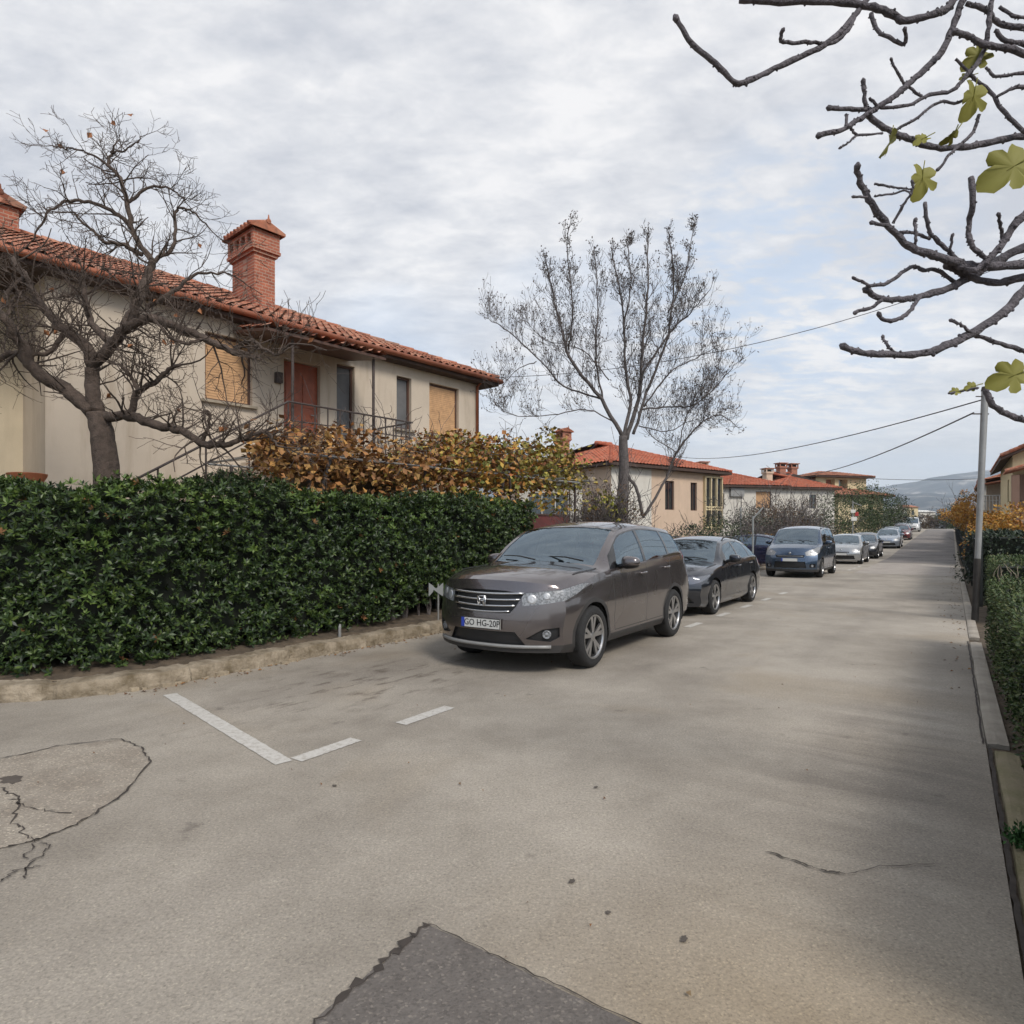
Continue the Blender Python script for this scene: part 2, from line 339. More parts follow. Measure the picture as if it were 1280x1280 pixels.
# the street, with the side road that opens on the left of the photo
rs = [-40,-12,-4] + [i*.5 for i in range(-4, 12)] + [6+i*2 for i in range(0, 60)]
def left_edge(s):
    if s < 1.5: return -40
    if s < 3.5: return -8.4 + math.sqrt(max(0, 4-(3.5-s)**2))
    return -6.42
mb = MB()
for s in rs:
    le = left_edge(s)
    for k in range(13):
        t = le + (0.2-le)*k/12; mb.v.append(RS(s, t, gz(s)))
for i in range(len(rs)-1):
    for k in range(12):
        mb.f.append((i*13+k, i*13+k+1, (i+1)*13+k+1, (i+1)*13+k)); mb.m.append(0)
tag(mb.build('road', M['road']), kind='structure')
def strip(mb, pts, wid, dz):    # pts in (s,t); a ragged strip lying on the road
    n = len(pts)
    for i in range(n):
        a = Vector(pts[max(i-1,0)]); b = Vector(pts[min(i+1,n-1)]); d = (b-a).normalized()
        nrm = Vector((-d.y, d.x)); w_ = wid[i] if hasattr(wid,'__len__') else wid
        for sg in (-1,1):
            q = Vector(pts[i]) + nrm*w_*sg/2; mb.v.append(RS(q.x, q.y, gz(q.x)+dz))
    b0 = len(mb.v)-2*n
    for i in range(n-1):
        mb.f.append((b0+2*i, b0+2*i+1, b0+2*i+3, b0+2*i+2)); mb.m.append(0)
def st_of(px, py):              # where a photo position lies on the ground, as (s,t)
    Y = EYE*800/(py-667); X = (px-640)/800*Y
    return (X*ST+Y*CT, X*CT-Y*ST)
def jag(pts, n=8, amp=.03, rnd=random):
    out = []
    for i in range(len(pts)-1):
        a, b = Vector(pts[i]), Vector(pts[i+1])
        for k in range(n):
            q = a.lerp(b, k/n); out.append((q.x+rnd.uniform(-amp,amp), q.y+rnd.uniform(-amp,amp)))
    out.append(tuple(pts[-1])); return out
def markmat():
    nt = NT('worn_white_paint'); tc = nt.n('ShaderNodeTexCoord')
    a = nt.n('ShaderNodeTexNoise', Scale=22, Detail=9, Roughness=.8); nt.l(tc.outputs['Object'], a.inputs['Vector'])
    nt.l(ramp(nt, a.outputs[0], [(.36,(.31,.275,.23)),(.48,(.47,.45,.41)),(.7,(.57,.55,.51))]), nt.b.inputs['Base Color'])
    nt.b.inputs['Roughness'].default_value = .85; return nt.m
M['mark'] = markmat()
rc = random.Random(3); mb = MB()
def mark(a, b, w_=.12):
    pts = [tuple(Vector(a).lerp(Vector(b), k/40)) for k in range(41)]; strip(mb, pts, [w_*rc.uniform(.94,1.04) for _ in pts], .004)
mark((2.62,-3.62),(3.13,-6.05)); mark((2.70,-3.60),(3.22,-3.60)); mark((3.68,-3.60),(4.28,-3.60))
s_ = 9.75
for s_ in (10.1, 11.75, 13.4, 15.1, 16.9): mark((s_,-3.52),(s_+.62,-3.51))
for s_ in (29.5, 31.2, 32.9): mark((s_,-3.5),(s_+.62,-3.5))
tag(mb.build('parking_marking', M['mark']), kind='structure')
# darker square patch in the foreground with a crumbled edge
c0, c1, c2 = st_of(535,1156), st_of(392,1281), st_of(792,1281)
e1 = Vector(c1)-Vector(c0); e2 = Vector(c2)-Vector(c0)
cA = Vector(c0)+e1*2.2; cB = Vector(c0)+e2*2.2
mb = MB(); left = jag([c0, cA], 40, .008); right = jag([c0, cB], 40, .004)
n = len(left)
grid = []
for i in range(n):
    row = []
    for j in range(13):
        f = j/12; q = Vector(left[i])+ (Vector(right[min(n-1, int(f*(n-1)))])-Vector(c0))
        row.append(RS(q.x, q.y, .005))
    grid.append(row)
for i in range(n-1):
    for j in range(12): mb.quad(grid[i][j], grid[i+1][j], grid[i+1][j+1], grid[i][j+1])
tag(mb.build('asphalt_patch', M['patch']), kind='structure')
M['crack'] = mat('crack', (.055,.045,.038), 1, .3, 20)
M['oldpatch'] = mat('old_patch', (.345,.305,.25), .92, .25, 3.2, .5, 90, col2=(.235,.20,.16), detail=10); speckle(M['oldpatch'])
rc = random.Random(3); mb = MB()
def crack(pxs, w_=.02, n=9, amp=.02, dz=.0085):
    pts = jag([st_of(*p) for p in pxs], n, amp, rc)
    strip(mb, pts, [w_*rc.uniform(.12,.85)*(0.25 if i in (0,len(pts)-1) else 1) for i in range(len(pts))], dz)
edge = Vector(c0)
pts = jag([c0, tuple(cA)], 60, .012, rc); strip(mb, pts, [rc.choice((.003,.005,.008,.012,.03,.045)) for _ in pts], .009)
pts = jag([c0, tuple(cB)], 50, .006, rc); strip(mb, pts, [rc.uniform(.002,.008) for _ in pts], .009)
crack([(0,950),(70,934),(150,924),(178,936),(188,956),(150,996),(100,1030),(45,1052),(0,1062)], .02, 8, .015)
crack([(0,985),(22,1000),(18,1030),(38,1050),(36,1075)], .02); crack([(15,1000),(45,1012),(90,1018)], .012)
crack([(40,1050),(62,1060),(40,1080),(30,1100)], .012); crack([(0,1105),(20,1090),(45,1085)], .014)
crack([(958,1066),(1000,1080),(1030,1090),(1057,1094)], .018, 8, .008); crack([(1057,1094),(1110,1084),(1180,1082)], .007, 6, .01)
crack([(4.0,4.0),(5.0,5.0)],.001) if False else None
strip(mb, jag([(5.7,.185),(11.0,.185)],60,.004,rc), .014, .0085); strip(mb, jag([(1.0,.215),(5.6,.215)],60,.006,rc), .022, .0085)
tag(mb.build('road_crack', M['crack']), kind='structure')
mb = MB()
poly = [(-40,955),(0,950),(70,934),(150,925),(177,936),(187,956),(150,995),(100,1029),(45,1051),(0,1061),(-60,1080)]
pp = [RS(*st_of(*p), .0042) for p in poly]; cc = sum(pp, Vector())/len(pp)
for i in range(len(pp)): mb.add([cc, pp[i], pp[(i+1)%len(pp)]], [(0,1,2)])
tag(mb.build('repaired_surface', M['oldpatch'], fix=True), kind='structure')
M['oil'] = mat('oil_stain', (.09,.075,.062), .75, .3, 6)
mb = MB()
def blotch(s, t, a, b, dz=.0065, n=18, rot=0):
    c = RS(s,t,gz(s)+dz); ring = []
    for i in range(n):
        an = 2*PI*i/n; r = 1+rc.uniform(-.3,.3); x, y = a*r*math.cos(an), b*r*math.sin(an)
        ring.append(RS(s+x*math.cos(rot)-y*math.sin(rot), t+x*math.sin(rot)+y*math.cos(rot), gz(s)+dz))
    for i in range(n): mb.add([c, ring[i], ring[(i+1)%n]], [(0,1,2)])
for px, py, a, b in ((15,975,.05,.10),(418,983,.012,.018),(715,1103,.02,.012),(745,985,.015,.01),(855,1175,.02,.012),(760,1142,.012,.012)):
    s, t = st_of(px, py); blotch(s, t, a, b)
tag(mb.build('oil_stain', M['oil'], fix=True), kind='structure')
M['stain'] = mat('brown_stain', (.27,.23,.185), .9, .5, 14, col2=(.15,.12,.095))
mb = MB()
for k in range(0):
    px, py = rc.gauss(390, 75), rc.gauss(882, 13)
    if not (250 < px < 560 and 850 < py < 915): continue
    s, t = st_of(px, py); blotch(s, t, rc.uniform(.01,.075), rc.uniform(.01,.045), .0062, 14, rc.uniform(0,3))

# a paler resurfaced band where the street dips
M['pale'] = mat('pale_asphalt', (.36,.325,.285), .95, .25, 1.5, .4, 60, col2=(.27,.24,.21)); speckle(M['pale'])
sheet('resurfaced_band', [27.5, 31, 34.5, 38], [-3.1,-2,-1,.1], .004, M['pale'])
M['darkroad'] = mat('far_asphalt', (.185,.168,.155), .95, .3, .6, .4, 60); speckle(M['darkroad'])
sheet('far_road_surface', [38.3+3*i for i in range(29)], [-3.2,-2,-1,.18], .004, M['darkroad'])
# ---------------------------------------------------------------- kerbs
def kerb(name, pts, wid, h, m, rough=False):
    """pts (s,t) along the road-side foot; the kerb lies to the left of the walk direction * wid"""
    if rough:
        fp = []
        for i in range(len(pts)-1):
            for k in range(8): fp.append(tuple(Vector(pts[i]).lerp(Vector(pts[i+1]), k/8)))
        pts = fp
    mb = MB(); n = len(pts); rows = []
    for i in range(n):
        a = Vector(pts[max(i-1,0)]); b = Vector(pts[min(i+1,n-1)]); d = (b-a).normalized(); nr = Vector((d.y, -d.x))*(1 if wid>0 else -1)
        q = Vector(pts[i]); g = gz(q.x); W = abs(wid); rw = rc.uniform(-.006,.006); rh = rc.uniform(-.006,.006)
        if rough:
            qn = Vector((q.x*3,q.y*3,0)); rw += noise.noise(qn*1.5)*.03; rh += noise.noise(qn)*.02+(-.03 if (int(q.x*11) % 13 == 0) else 0); rw += .02 if (int(q.x*11) % 13 == 0) else 0
        prof = [(-.0+rw, -.03), (.008+rw, h*.5+rw*.3), (.03+rw*.8, h*.93+rh), (W*.5, h+rh*.6+.003), (W-.02, h+rh), (W, h*.85), (W, -.03)]
        rows.append([RS((q+nr*x).x, (q+nr*x).y, g+z) for x, z in prof])
    for i in range(n-1):
        for j in range(6):
            mb.quad(rows[i][j], rows[i+1][j], rows[i+1][j+1], rows[i][j+1])
    mb.add(rows[0], [tuple(range(7))]); mb.add(rows[-1], [tuple(range(7))])
    return tag(mb.build(name, m, fix=True), kind='structure')
M['kerb'] = mat('mossy_kerb', (.37,.31,.23), .95, .3, 5, 1.0, 30, col2=(.13,.10,.06))
M['kerbr'] = mat('pale_slab', (.33,.295,.245), .95, .25, 3, .5, 40)
M['kerbm'] = mat('mossy_slab', (.25,.21,.14), .95, .3, 3, .5, 40, col2=(.17,.155,.075))
def arc_l(r, n=10): return [(3.5-r*math.cos(a), -8.42+r*math.sin(a)) for a in [i*PI/2/n for i in range(n+1)]]
lp = [(1.5,-12.5+i*.4) for i in range(10)] + arc_l(2.0) + [(3.5+i*.25,-6.42) for i in range(1, 37)]
kerb('left_kerb', lp, .26, .15, M['kerb'], rough=True)
kerb('left_kerb', [(12.8+i*1.0,-6.42) for i in range(60)], .2, .12, M['kerb'])
kerb('right_kerb', [(5.7+i*.4,.2) for i in range(14)], -.135, .014, M['kerbr'])
kerb('right_kerb', [(1.0+i*.35,.235) for i in range(14)], -.14, .012, M['kerbm'])
kerb('right_kerb', [(11.3+i*1.0,.2) for i in range(100)], -.13, .022, M['kerbr'])
# debris: crumbs and dead leaves along both kerbs
M['crumb'] = leafmat('dead_leaves', [(.16,.07,.03),(.26,.14,.05),(.10,.05,.03),(.30,.22,.12)], .8)
mb = MB()
def litter(s, t, sz):
    g = gz(s)+.008; c = RS(s,t,g); a = rc.uniform(0,6.28); u = Vector((math.cos(a),math.sin(a),rc.uniform(-.2,.3)))*sz; v = Vector((-math.sin(a),math.cos(a),rc.uniform(-.2,.3)))*sz*rc.uniform(.4,.9)
    mb.add([c-u, c-v+Vector((0,0,.006)), c+u, c+v+Vector((0,0,.01))], [(0,1,2,3)])
for k in range(260): litter(rc.uniform(2.8, 12), -6.40+abs(rc.gauss(0,.10)), rc.uniform(.008,.026))
for k in range(170): litter(rc.uniform(7, 40), .17-abs(rc.gauss(0,.16)), rc.uniform(.01,.03))
for k in range(110): litter(rc.uniform(5.5, 24), rc.uniform(-6.3,-3.7), rc.uniform(.008,.02))
for k in range(60): litter(rc.uniform(1.5, 20), rc.uniform(-5,0), rc.uniform(.005,.014))
tag(mb.build('fallen_leaves', M['crumb']), kind='stuff', label='dead brown leaves and crumbs strewn along the kerbs', cat='leaves')
# stone chunks broken off the left kerb
M['chunk'] = mat('broken_stone', (.33,.27,.19), .95, .4, 12)
mb = MB()
for k in range(26):
    s, t, sz = rc.uniform(2.4, 9.6), 0, rc.uniform(.02,.06)
    t = left_edge(s) + rc.uniform(-.01,.05)
    mb.box(RS(s,t,gz(s)+sz*.3), (sz*rc.uniform(1.2,3), sz, sz*.7), (RS(1,rc.uniform(-.3,.3)).normalized(), RS(0,1), Vector((0,0,1))))
tag(mb.build('broken_stone', M['chunk']), kind='stuff', label='bits of broken stone at the foot of the left kerb', cat='stones')
# ---------------------------------------------------------------- hills
def hills(name, dist, prof, m, a0=-60, a1=60, depth=1500):
    mb = MB(); n = 160; rows = 14
    for i in range(n+1):
        an = R(a0+(a1-a0)*i/n)
        for j in range(rows+1):
            f = j/rows; r = dist+depth*f
            x, y = r*math.sin(an), r*math.cos(an)
            h = prof(an)*math.sin(f*PI/2)*(1+.22*noise.noise(Vector((x*.002,y*.002,3)))+.08*noise.noise(Vector((x*.009,y*.009,7)))) - 30
            mb.v.append(Vector((x,y,h)))
    for i in range(n):
        for j in range(rows):
            a = i*(rows+1)+j; mb.f.append((a, a+rows+1, a+rows+2, a+1)); mb.m.append(0)
    return tag(mb.build(name, m, smooth=True), kind='structure')
def hillmat():
    nt = NT('wooded_hill'); tc = nt.n('ShaderNodeTexCoord')
    a = nt.n('ShaderNodeTexNoise', Scale=.006, Detail=10, Roughness=.7); nt.l(tc.outputs['Object'], a.inputs['Vector'])
    nt.l(ramp(nt, a.outputs[0], [(.38,(.012,.03,.045)),(.5,(.035,.05,.065)),(.57,(.11,.115,.12)),(.64,(.35,.33,.31))]), nt.b.inputs['Base Color'])
    nt.b.inputs['Roughness'].default_value = 1; return nt.m
M['hill'] = hillmat()
hills('hills', 3600, lambda a: 385+38*math.sin(a*9+1)+14*math.sin(a*31), M['hill'])
hills('near_hills', 2200, lambda a: 165+22*math.sin(a*12+.4)+8*math.sin(a*37), M['hill'], depth=900)
mb = MB(); rt = random.Random(12)
for k in range(260):
    an = math.atan(rt.uniform(.57,.75)); d = rt.uniform(1500, 3300); f = max(0, (d-2200)/900)
    h = -18 if d < 2200 else min(1,f)*100*math.sin(min(1,f)*PI/2)-30
    sz = rt.uniform(7,16); mb.box((d*math.sin(an), d*math.cos(an), h+4), (sz, sz*.7, rt.uniform(8,14)))
tag(mb.build('distant_town', M['white']), kind='stuff', label='pale houses of a far town below the blue hills', cat='town')
# haze: an even box of air round everything, the sky outside it
M['haze'] = bpy.data.materials.new('haze'); M['haze'].use_nodes = True; ht = M['haze'].node_tree
ht.nodes.remove(ht.nodes['Principled BSDF'])
pv = ht.nodes.new('ShaderNodeVolumePrincipled'); pv.inputs['Color'].default_value = (.80,.90,1,1); pv.inputs['Density'].default_value = .00015; pv.inputs['Anisotropy'].default_value = .2
ht.links.new(pv.outputs[0], [n_ for n_ in ht.nodes if n_.type == 'OUTPUT_MATERIAL'][0].inputs['Volume'])
mb = MB(); mb.box((0, 0, 260), (18200, 18200, 640)); hz = mb.build('haze', M['haze']); tag(hz, kind='stuff', label='pale blue haze lying over the distance', cat='haze')
# ---------------------------------------------------------------- houses
class HF:      # house frame: u along the front, v back from the front wall, z up
    def __init__(s, O, ang):
        s.O = Vector(O); s.u = Vector((math.sin(ang), math.cos(ang), 0)); s.v = Vector((-math.cos(ang), math.sin(ang), 0))
    def __call__(s, u, v, z): return s.O + s.u*u + s.v*v + Vector((0,0,z))
def wall(mb, F, p0, ud, L, z0, z1, holes=(), rev=.16, inn=None):
    """a wall face from p0 (u,v) running along ud with real openings; inn is the inward direction"""
    ud = Vector(ud); inn = Vector(inn) if inn is not None else Vector((-ud.y, ud.x))
    def W(a, z, d=0):
        q = Vector(p0)+ud*a+inn*d; return F(q.x, q.y, z)
    us = sorted({0, L, *[h[0] for h in holes], *[h[1] for h in holes]}); zs = sorted({z0, z1, *[h[2] for h in holes], *[h[3] for h in holes]})
    for i in range(len(us)-1):
        for j in range(len(zs)-1):
            a, b, c, d = us[i], us[i+1], zs[j], zs[j+1]
            if any(h[0]-1e-6 <= a and b <= h[1]+1e-6 and h[2]-1e-6 <= c and d <= h[3]+1e-6 for h in holes): continue
            mb.quad(W(a,c), W(b,c), W(b,d), W(a,d))
    for h in holes:
        a, b, c, d = h[:4]
        mb.quad(W(a,c), W(a,c,rev), W(a,d,rev), W(a,d)); mb.quad(W(b,c), W(b,d), W(b,d,rev), W(b,c,rev))
        mb.quad(W(a,d), W(b,d), W(b,d,rev), W(a,d,rev)); mb.quad(W(a,c), W(a,c,rev), W(b,c,rev), W(b,c))
    return W
def tiles(mb, base, ud, up, nr, L, vmax, pu=.21, pv=.38, h=.055, sub=4):
    """a slope of curved clay tiles: base corner, unit vectors along the eave and up the slope"""
    n = int(L/pu); pu = L/n; prof = [(0,0),(.14,.62),(.36,1),(.58,.62),(.72,0),(.86,-.18)] if sub >= 4 else [(0,0),(.4,1),(.75,0)]
    for i in range(n):
        cols = [(i+a)*pu for a, b in prof]+[(i+1)*pu]; hs = [b*h for a, b in prof]+[0]
        vm = vmax((i+.5)*pu); nv = max(1, int(round(vm/pv)))
        if vm < .12: continue
        jit = random.uniform(-.012,.012)
        for r in range(nv):
            v0 = r*pv; v1 = min((r+1)*pv+.03, vm)
            if v1-v0 < .04: continue
            lift = random.uniform(.022,.034)
            for k in range(len(cols)-1):
                a, b = cols[k], cols[k+1]
                mb.quad(base+ud*(a+jit)+up*v0+nr*(hs[k]+lift), base+ud*(b+jit)+up*v0+nr*(hs[k+1]+lift), base+ud*(b+jit)+up*v1+nr*(hs[k+1]+.004), base+ud*(a+jit)+up*v1+nr*(hs[k]+.004))
def roof(F, u0, u1, v0, v1, z, pitch, parent, m, hip=(True,True), sub=4, th=.14, name='roof', pu=.21, pv=.38):
    """hipped or gabled tiled roof over the rectangle; ridge along u"""
    cp, sp_, tp = math.cos(pitch), math.sin(pitch), math.tan(pitch); D = v1-v0; L = u1-u0; run = D/2; zr = z+run*tp
    mb = MB(); U, V, Z = F.u, F.v, Vector((0,0,1))
    h0 = run if hip[0] else 0; h1 = run if hip[1] else 0
    def vm(u): return max(0, min(run, (u if hip[0] else 99), (L-u if hip[1] else 99)))/cp
    tiles(mb, F(u0,v0,z+.02), U, V*cp+Z*sp_, Z*cp-V*sp_, L, vm, pu, pv, sub=sub)
    tiles(mb, F(u1,v1,z+.02), -U, -V*cp+Z*sp_, Z*cp+V*sp_, L, lambda u: max(0, min(run, (L-u if hip[0] else 99), (u if hip[1] else 99)))/cp, pu, pv, sub=min(sub,3))
    if hip[0]: tiles(mb, F(u0,v1,z+.02), -V, U*cp+Z*sp_, Z*cp-U*sp_, D, lambda u: max(0, min(run, u, D-u))/cp, pu, pv, sub=sub)
    if hip[1]: tiles(mb, F(u1,v0,z+.02), V, -U*cp+Z*sp_, Z*cp+U*sp_, D, lambda u: max(0, min(run, u, D-u))/cp, pu, pv, sub=sub)
    # ridge and hip caps
    def cap(a, b):
        n = max(1, int((b-a).length/.4))
        for i in range(n):
            p, q = a.lerp(b, i/n), a.lerp(b, (i+1.12)/n if i < n-1 else 1)
            mb.tube([p+Z*.03, q+Z*.015], [.115,.10], 7)
    cap(F(u0+h0,v0+run,zr), F(u1-h1,v0+run,zr))
    if hip[0]: cap(F(u0,v0,z), F(u0+run,v0+run,zr)); cap(F(u0,v1,z), F(u0+run,v0+run,zr))
    if hip[1]: cap(F(u1,v0,z), F(u1-run,v0+run,zr)); cap(F(u1,v1,z), F(u1-run,v0+run,zr))
    o = mb.build(name, m, parent)
    # deck under the tiles, with a fascia edge
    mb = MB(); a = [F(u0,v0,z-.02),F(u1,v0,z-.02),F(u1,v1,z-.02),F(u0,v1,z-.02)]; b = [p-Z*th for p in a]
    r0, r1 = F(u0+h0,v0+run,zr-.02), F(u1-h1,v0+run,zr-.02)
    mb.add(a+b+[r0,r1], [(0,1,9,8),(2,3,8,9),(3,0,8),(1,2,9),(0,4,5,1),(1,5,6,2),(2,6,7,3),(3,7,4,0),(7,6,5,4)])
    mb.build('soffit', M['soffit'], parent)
    return o
def chimney(F, u, v, w_, d_, z0, z1, parent, m, capm, gable_axis='v', holes=True, name='chimney'):
    mb = MB(); U, V, Z = F.u, F.v, Vector((0,0,1)); ax = (U, V, Z); H = z1-z0
    zc = z1-.62
    mb.box(F(u,v,(z0+zc)/2), (w_, d_, zc-z0), ax)
    for k, (e, hh) in enumerate(((.05,.07),(.10,.07))): mb.box(F(u,v,zc+.035+k*.07), (w_+e*2, d_+e*2, hh-.002), ax)
    zb = zc+.14; E = .08
    mb.box(F(u,v,zb+.05), (w_+.16, d_+.16, .10), ax)
    n = 4 if d_ > w_ else 2
    for sg in (-1,1):       # piers between the smoke openings
        for k in range(n+1):
            vv = v-(d_+.16)/2+.05+(d_+.06)*k/n
            mb.box(F(u+sg*((w_+.16)/2-.05), vv, zb+.1+.11), (.10,.10,.22), ax)
    mb.box(F(u,v,zb+.1+.11), (w_-.12, d_-.12, .22), ax, 1)
    if gable_axis == 'v':
        for sg in (-1,1): mb.box(F(u,v+sg*((d_+.16)/2-.03),zb+.21), (w_-.03,.055,.218), ax)
    mb.box(F(u,v,zb+.36), (w_+.16, d_+.16, .08), ax)
    o = mb.build(name, [m, M['dark']], parent)
    # small tiled gable cap
    mb = MB(); g = .17; hw = (w_+.16)/2+.10; hd = (d_+.16)/2+.10; zt = zb+.40
    if gable_axis == 'v':
        A = [F(u-hw,v-hd,zt),F(u+hw,v-hd,zt),F(u+hw,v+hd,zt),F(u-hw,v+hd,zt),F(u,v-hd,zt+g),F(u,v+hd,zt+g)]
        mb.add(A+[p+Z*.05 for p in A], [(0,1,4),(2,3,5),(6,10,11,9),(7,8,11,10),(0,6,9,3),(1,2,8,7),(0,4,10,6),(1,7,10,4),(2,5,11,8),(3,9,11,5)])
        for sg in (-1,1):
            for k in range(int(2*hd/.17)):
                vv = v-hd+.09+k*.17; mb.tube([F(u+sg*(hw+.02),vv,zt+.05), F(u+sg*.02,vv,zt+g+.06)], [.055,.045], 6)
        mb.tube([F(u,v-hd-.02,zt+g+.05), F(u,v+hd+.02,zt+g+.05)], .06, 7)
        mb.tube([F(u,v-hd,zt+g+.05), F(u,v-hd,zt+g+.20)], [.03,.012], 6)
    else:
        mb.box(F(u,v,zt+.04), (hw*2,hd*2,.08), ax)
    mb.build('chimney_cap', capm, o, fix=True)
    return o
def part_box(name, m, parent, F, u0, u1, v0, v1, z0, z1):
    mb = MB(); mb.box(F((u0+u1)/2,(v0+v1)/2,(z0+z1)/2), (u1-u0, v1-v0, z1-z0), (F.u,F.v,Vector((0,0,1)))); return mb.build(name, m, parent)
def window(F, u0, u1, z0, z1, v, parent, kind='pane', sill=True, frame=None, pane=None, slats=0):
    fr = frame or M['frame_br']; w_ = .05
    mb = MB(); ax = (F.u,F.v,Vector((0,0,1)))
    for a, b, c, d in ((u0,u0+w_,z0,z1),(u1-w_,u1,z0,z1),(u0+w_,u1-w_,z0,z0+w_),(u0+w_,u1-w_,z1-w_,z1)): mb.box(F((a+b)/2, v+.12, (c+d)/2), (b-a,.06,d-c), ax)
    if kind == 'pane' and u1-u0 > .6: mb.box(F((u0+u1)/2, v+.12, (z0+z1)/2), (w_,.06,z1-z0-2*w_), ax)
    o = mb.build('window', fr, parent)
    mb = MB()
    if kind == 'shutter':       # lowered roller shutter made of narrow slats
        n = int((z1-z0-2*w_)/.05)
        for k in range(n):
            z = z0+w_+(k+.5)*(z1-z0-2*w_)/n; mb.box(F((u0+u1)/2, v+.115, z), (u1-u0-2*w_, .02, .046), ax)
        mb.box(F((u0+u1)/2, v+.135, (z0+z1)/2), (u1-u0-2*w_, .01, z1-z0-2*w_), ax)
        mb.build('shutter', pane or M['wood_shut'], o)
    else:
        mb.box(F((u0+u1)/2, v+.14, (z0+z1)/2), (u1-u0-2*w_, .01, z1-z0-2*w_), ax); mb.build('pane', pane or M['pane'], o)
    if sill: mb = MB(); mb.box(F((u0+u1)/2, v-.03, z0-.03), (u1-u0+.16,.12,.05), ax); mb.build('sill', M['concrete'], o)
    return o
Zv = Vector((0,0,1))
def rail(name, pts, parent, hgt, r=.018, step=.5, m=None, mid=True):
    mb = MB(); top = [p+Zv*hgt for p in pts]; mb.tube(top, r, 6)
    if mid: mb.tube([p+Zv*hgt*.62 for p in pts], r*.7, 5)
    L = sum((pts[i+1]-pts[i]).length for i in range(len(pts)-1)); n = max(1,int(L/step))
    for k in range(n+1):
        d = L*k/n
        for i in range(len(pts)-1):
            l = (pts[i+1]-pts[i]).length
            if d <= l+1e-6: q = pts[i].lerp(pts[i+1], d/l); break
            d -= l
        mb.tube([q, q+Zv*hgt], r*.8, 5)
    return mb.build(name, m or M['iron'], parent)
# ---- the near house on the left
ANG1 = R(40.8)
F1 = HF((0,0,0), ANG1)      # v grows away from the street; front wall at v = 12.6
FV = 12.42
h1 = empty('house', F1(7.9, FV, 0), 'long beige rendered house with red tiled roof and outside stairs, behind the high hedge', 'house', 'houses along the left side of the street')
holes = [(5.42-2.89,6.36-2.89,4.08,5.38), (7.05-2.89,7.92-2.89,3.12,5.2), (8.34-2.89,8.82-2.89,3.5,5.36), (10.05-2.89,10.52-2.89,4.1,5.4), (11.12-2.89,12.18-2.89,4.1,5.42), (9.2-2.89,10.0-2.89,.9,2.2),(11.0-2.89,12.0-2.89,.9,2.2)]
mb = MB(); wall(mb, F1, (2.89,FV), (1,0), 10.06, 0, 5.8, holes, .18)
wall(mb, F1, (12.95,FV), (0,1), 9.6, 0, 5.8, (), inn=(-1,0)); wall(mb, F1, (2.89,FV), (0,1), 1.4, 0, 5.8, ())
mb.build('wall', M['plaster'], h1, fix=False)
mb = MB(); wall(mb, F1, (-7,FV+1.4), (1,0), 9.89, 0, 5.8, [(7.2,8.3,4.0,5.3)], .18); wall(mb, F1, (-7,FV+1.4), (0,1), 8.2, 0, 5.8); mb.build('side_wall', plaster('plaster_pale_yellow', (.56,.48,.35), amt=.3), h1)
window(F1, 5.42,6.36,4.08,5.38,FV,h1,'shutter'); window(F1, 8.34,8.82,3.5,5.36,FV,h1,pane=M['grille_sh'],sill=False)
window(F1, 10.05,10.52,4.1,5.4,FV,h1,pane=M['grille_sh']); window(F1, 11.12,12.18,4.1,5.42,FV,h1,'shutter')
window(F1, 9.2,10.0,.9,2.2,FV,h1); window(F1, 11.0,12.0,.9,2.2,FV,h1); window(F1, .2,1.3,4.0,5.3,FV+1.4,h1,'shutter')
mb = MB(); ax1 = (F1.u,F1.v,Zv)
mb.box(F1(7.485,FV+.13,4.15),(.85,.05,2.06),ax1); dr = mb.build('door', M['door_wood'], h1)
mb = MB()
for uu in (7.28,7.69):
    for zz_ in (3.6,4.6): mb.box(F1(uu,FV+.098,zz_),(.28,.02,.7),ax1)
mb.build('door_panel', M['door_wood'], dr)
mb = MB(); mb.tube([F1(7.8,FV+.09,4.1),F1(7.8,FV+.05,4.1),F1(7.72,FV+.05,4.1)],.012,6); mb.build('handle', M['steel'], dr)
rf = roof(F1, -7.6, 13.45, FV-.32, FV+9.9, 5.83, R(23), h1, M['tile'])
# gutter and its brackets
mb = MB(); mb.tube([F1(-7.6,FV-.38,5.80), F1(13.5,FV-.38,5.80)], .065, 8)
mb.tube([F1(13.51,FV-.38,5.80), F1(13.51,FV+9.9,5.80)], .065, 8)
mb.build('gutter', M['gutter'], h1, smooth=True)
mb = MB(); mb.tube([F1(12.85,FV-.36,5.78),F1(12.85,FV-.06,5.6),F1(12.85,FV-.06,0)],.04,8); mb.build('downpipe', M['gutter'], h1, smooth=True)
pX = P(318,330,15.1); uc = pX.x*F1.u.x+pX.y*F1.u.y; vc = -(pX.x*math.cos(ANG1)-pX.y*math.sin(ANG1))
chimney(F1, uc+.26, vc+.55, .52, 1.1, 6.3, 8.78, rf, M['brick'], M['tile'])
pX = P(6,260,13.2); u2 = pX.x*F1.u.x+pX.y*F1.u.y; v2 = -(pX.x*math.cos(ANG1)-pX.y*math.sin(ANG1))
chimney(F1, u2-.1, v2+.5, .5, .9, 6.3, 8.35, rf, M['brick'], M['tile'])
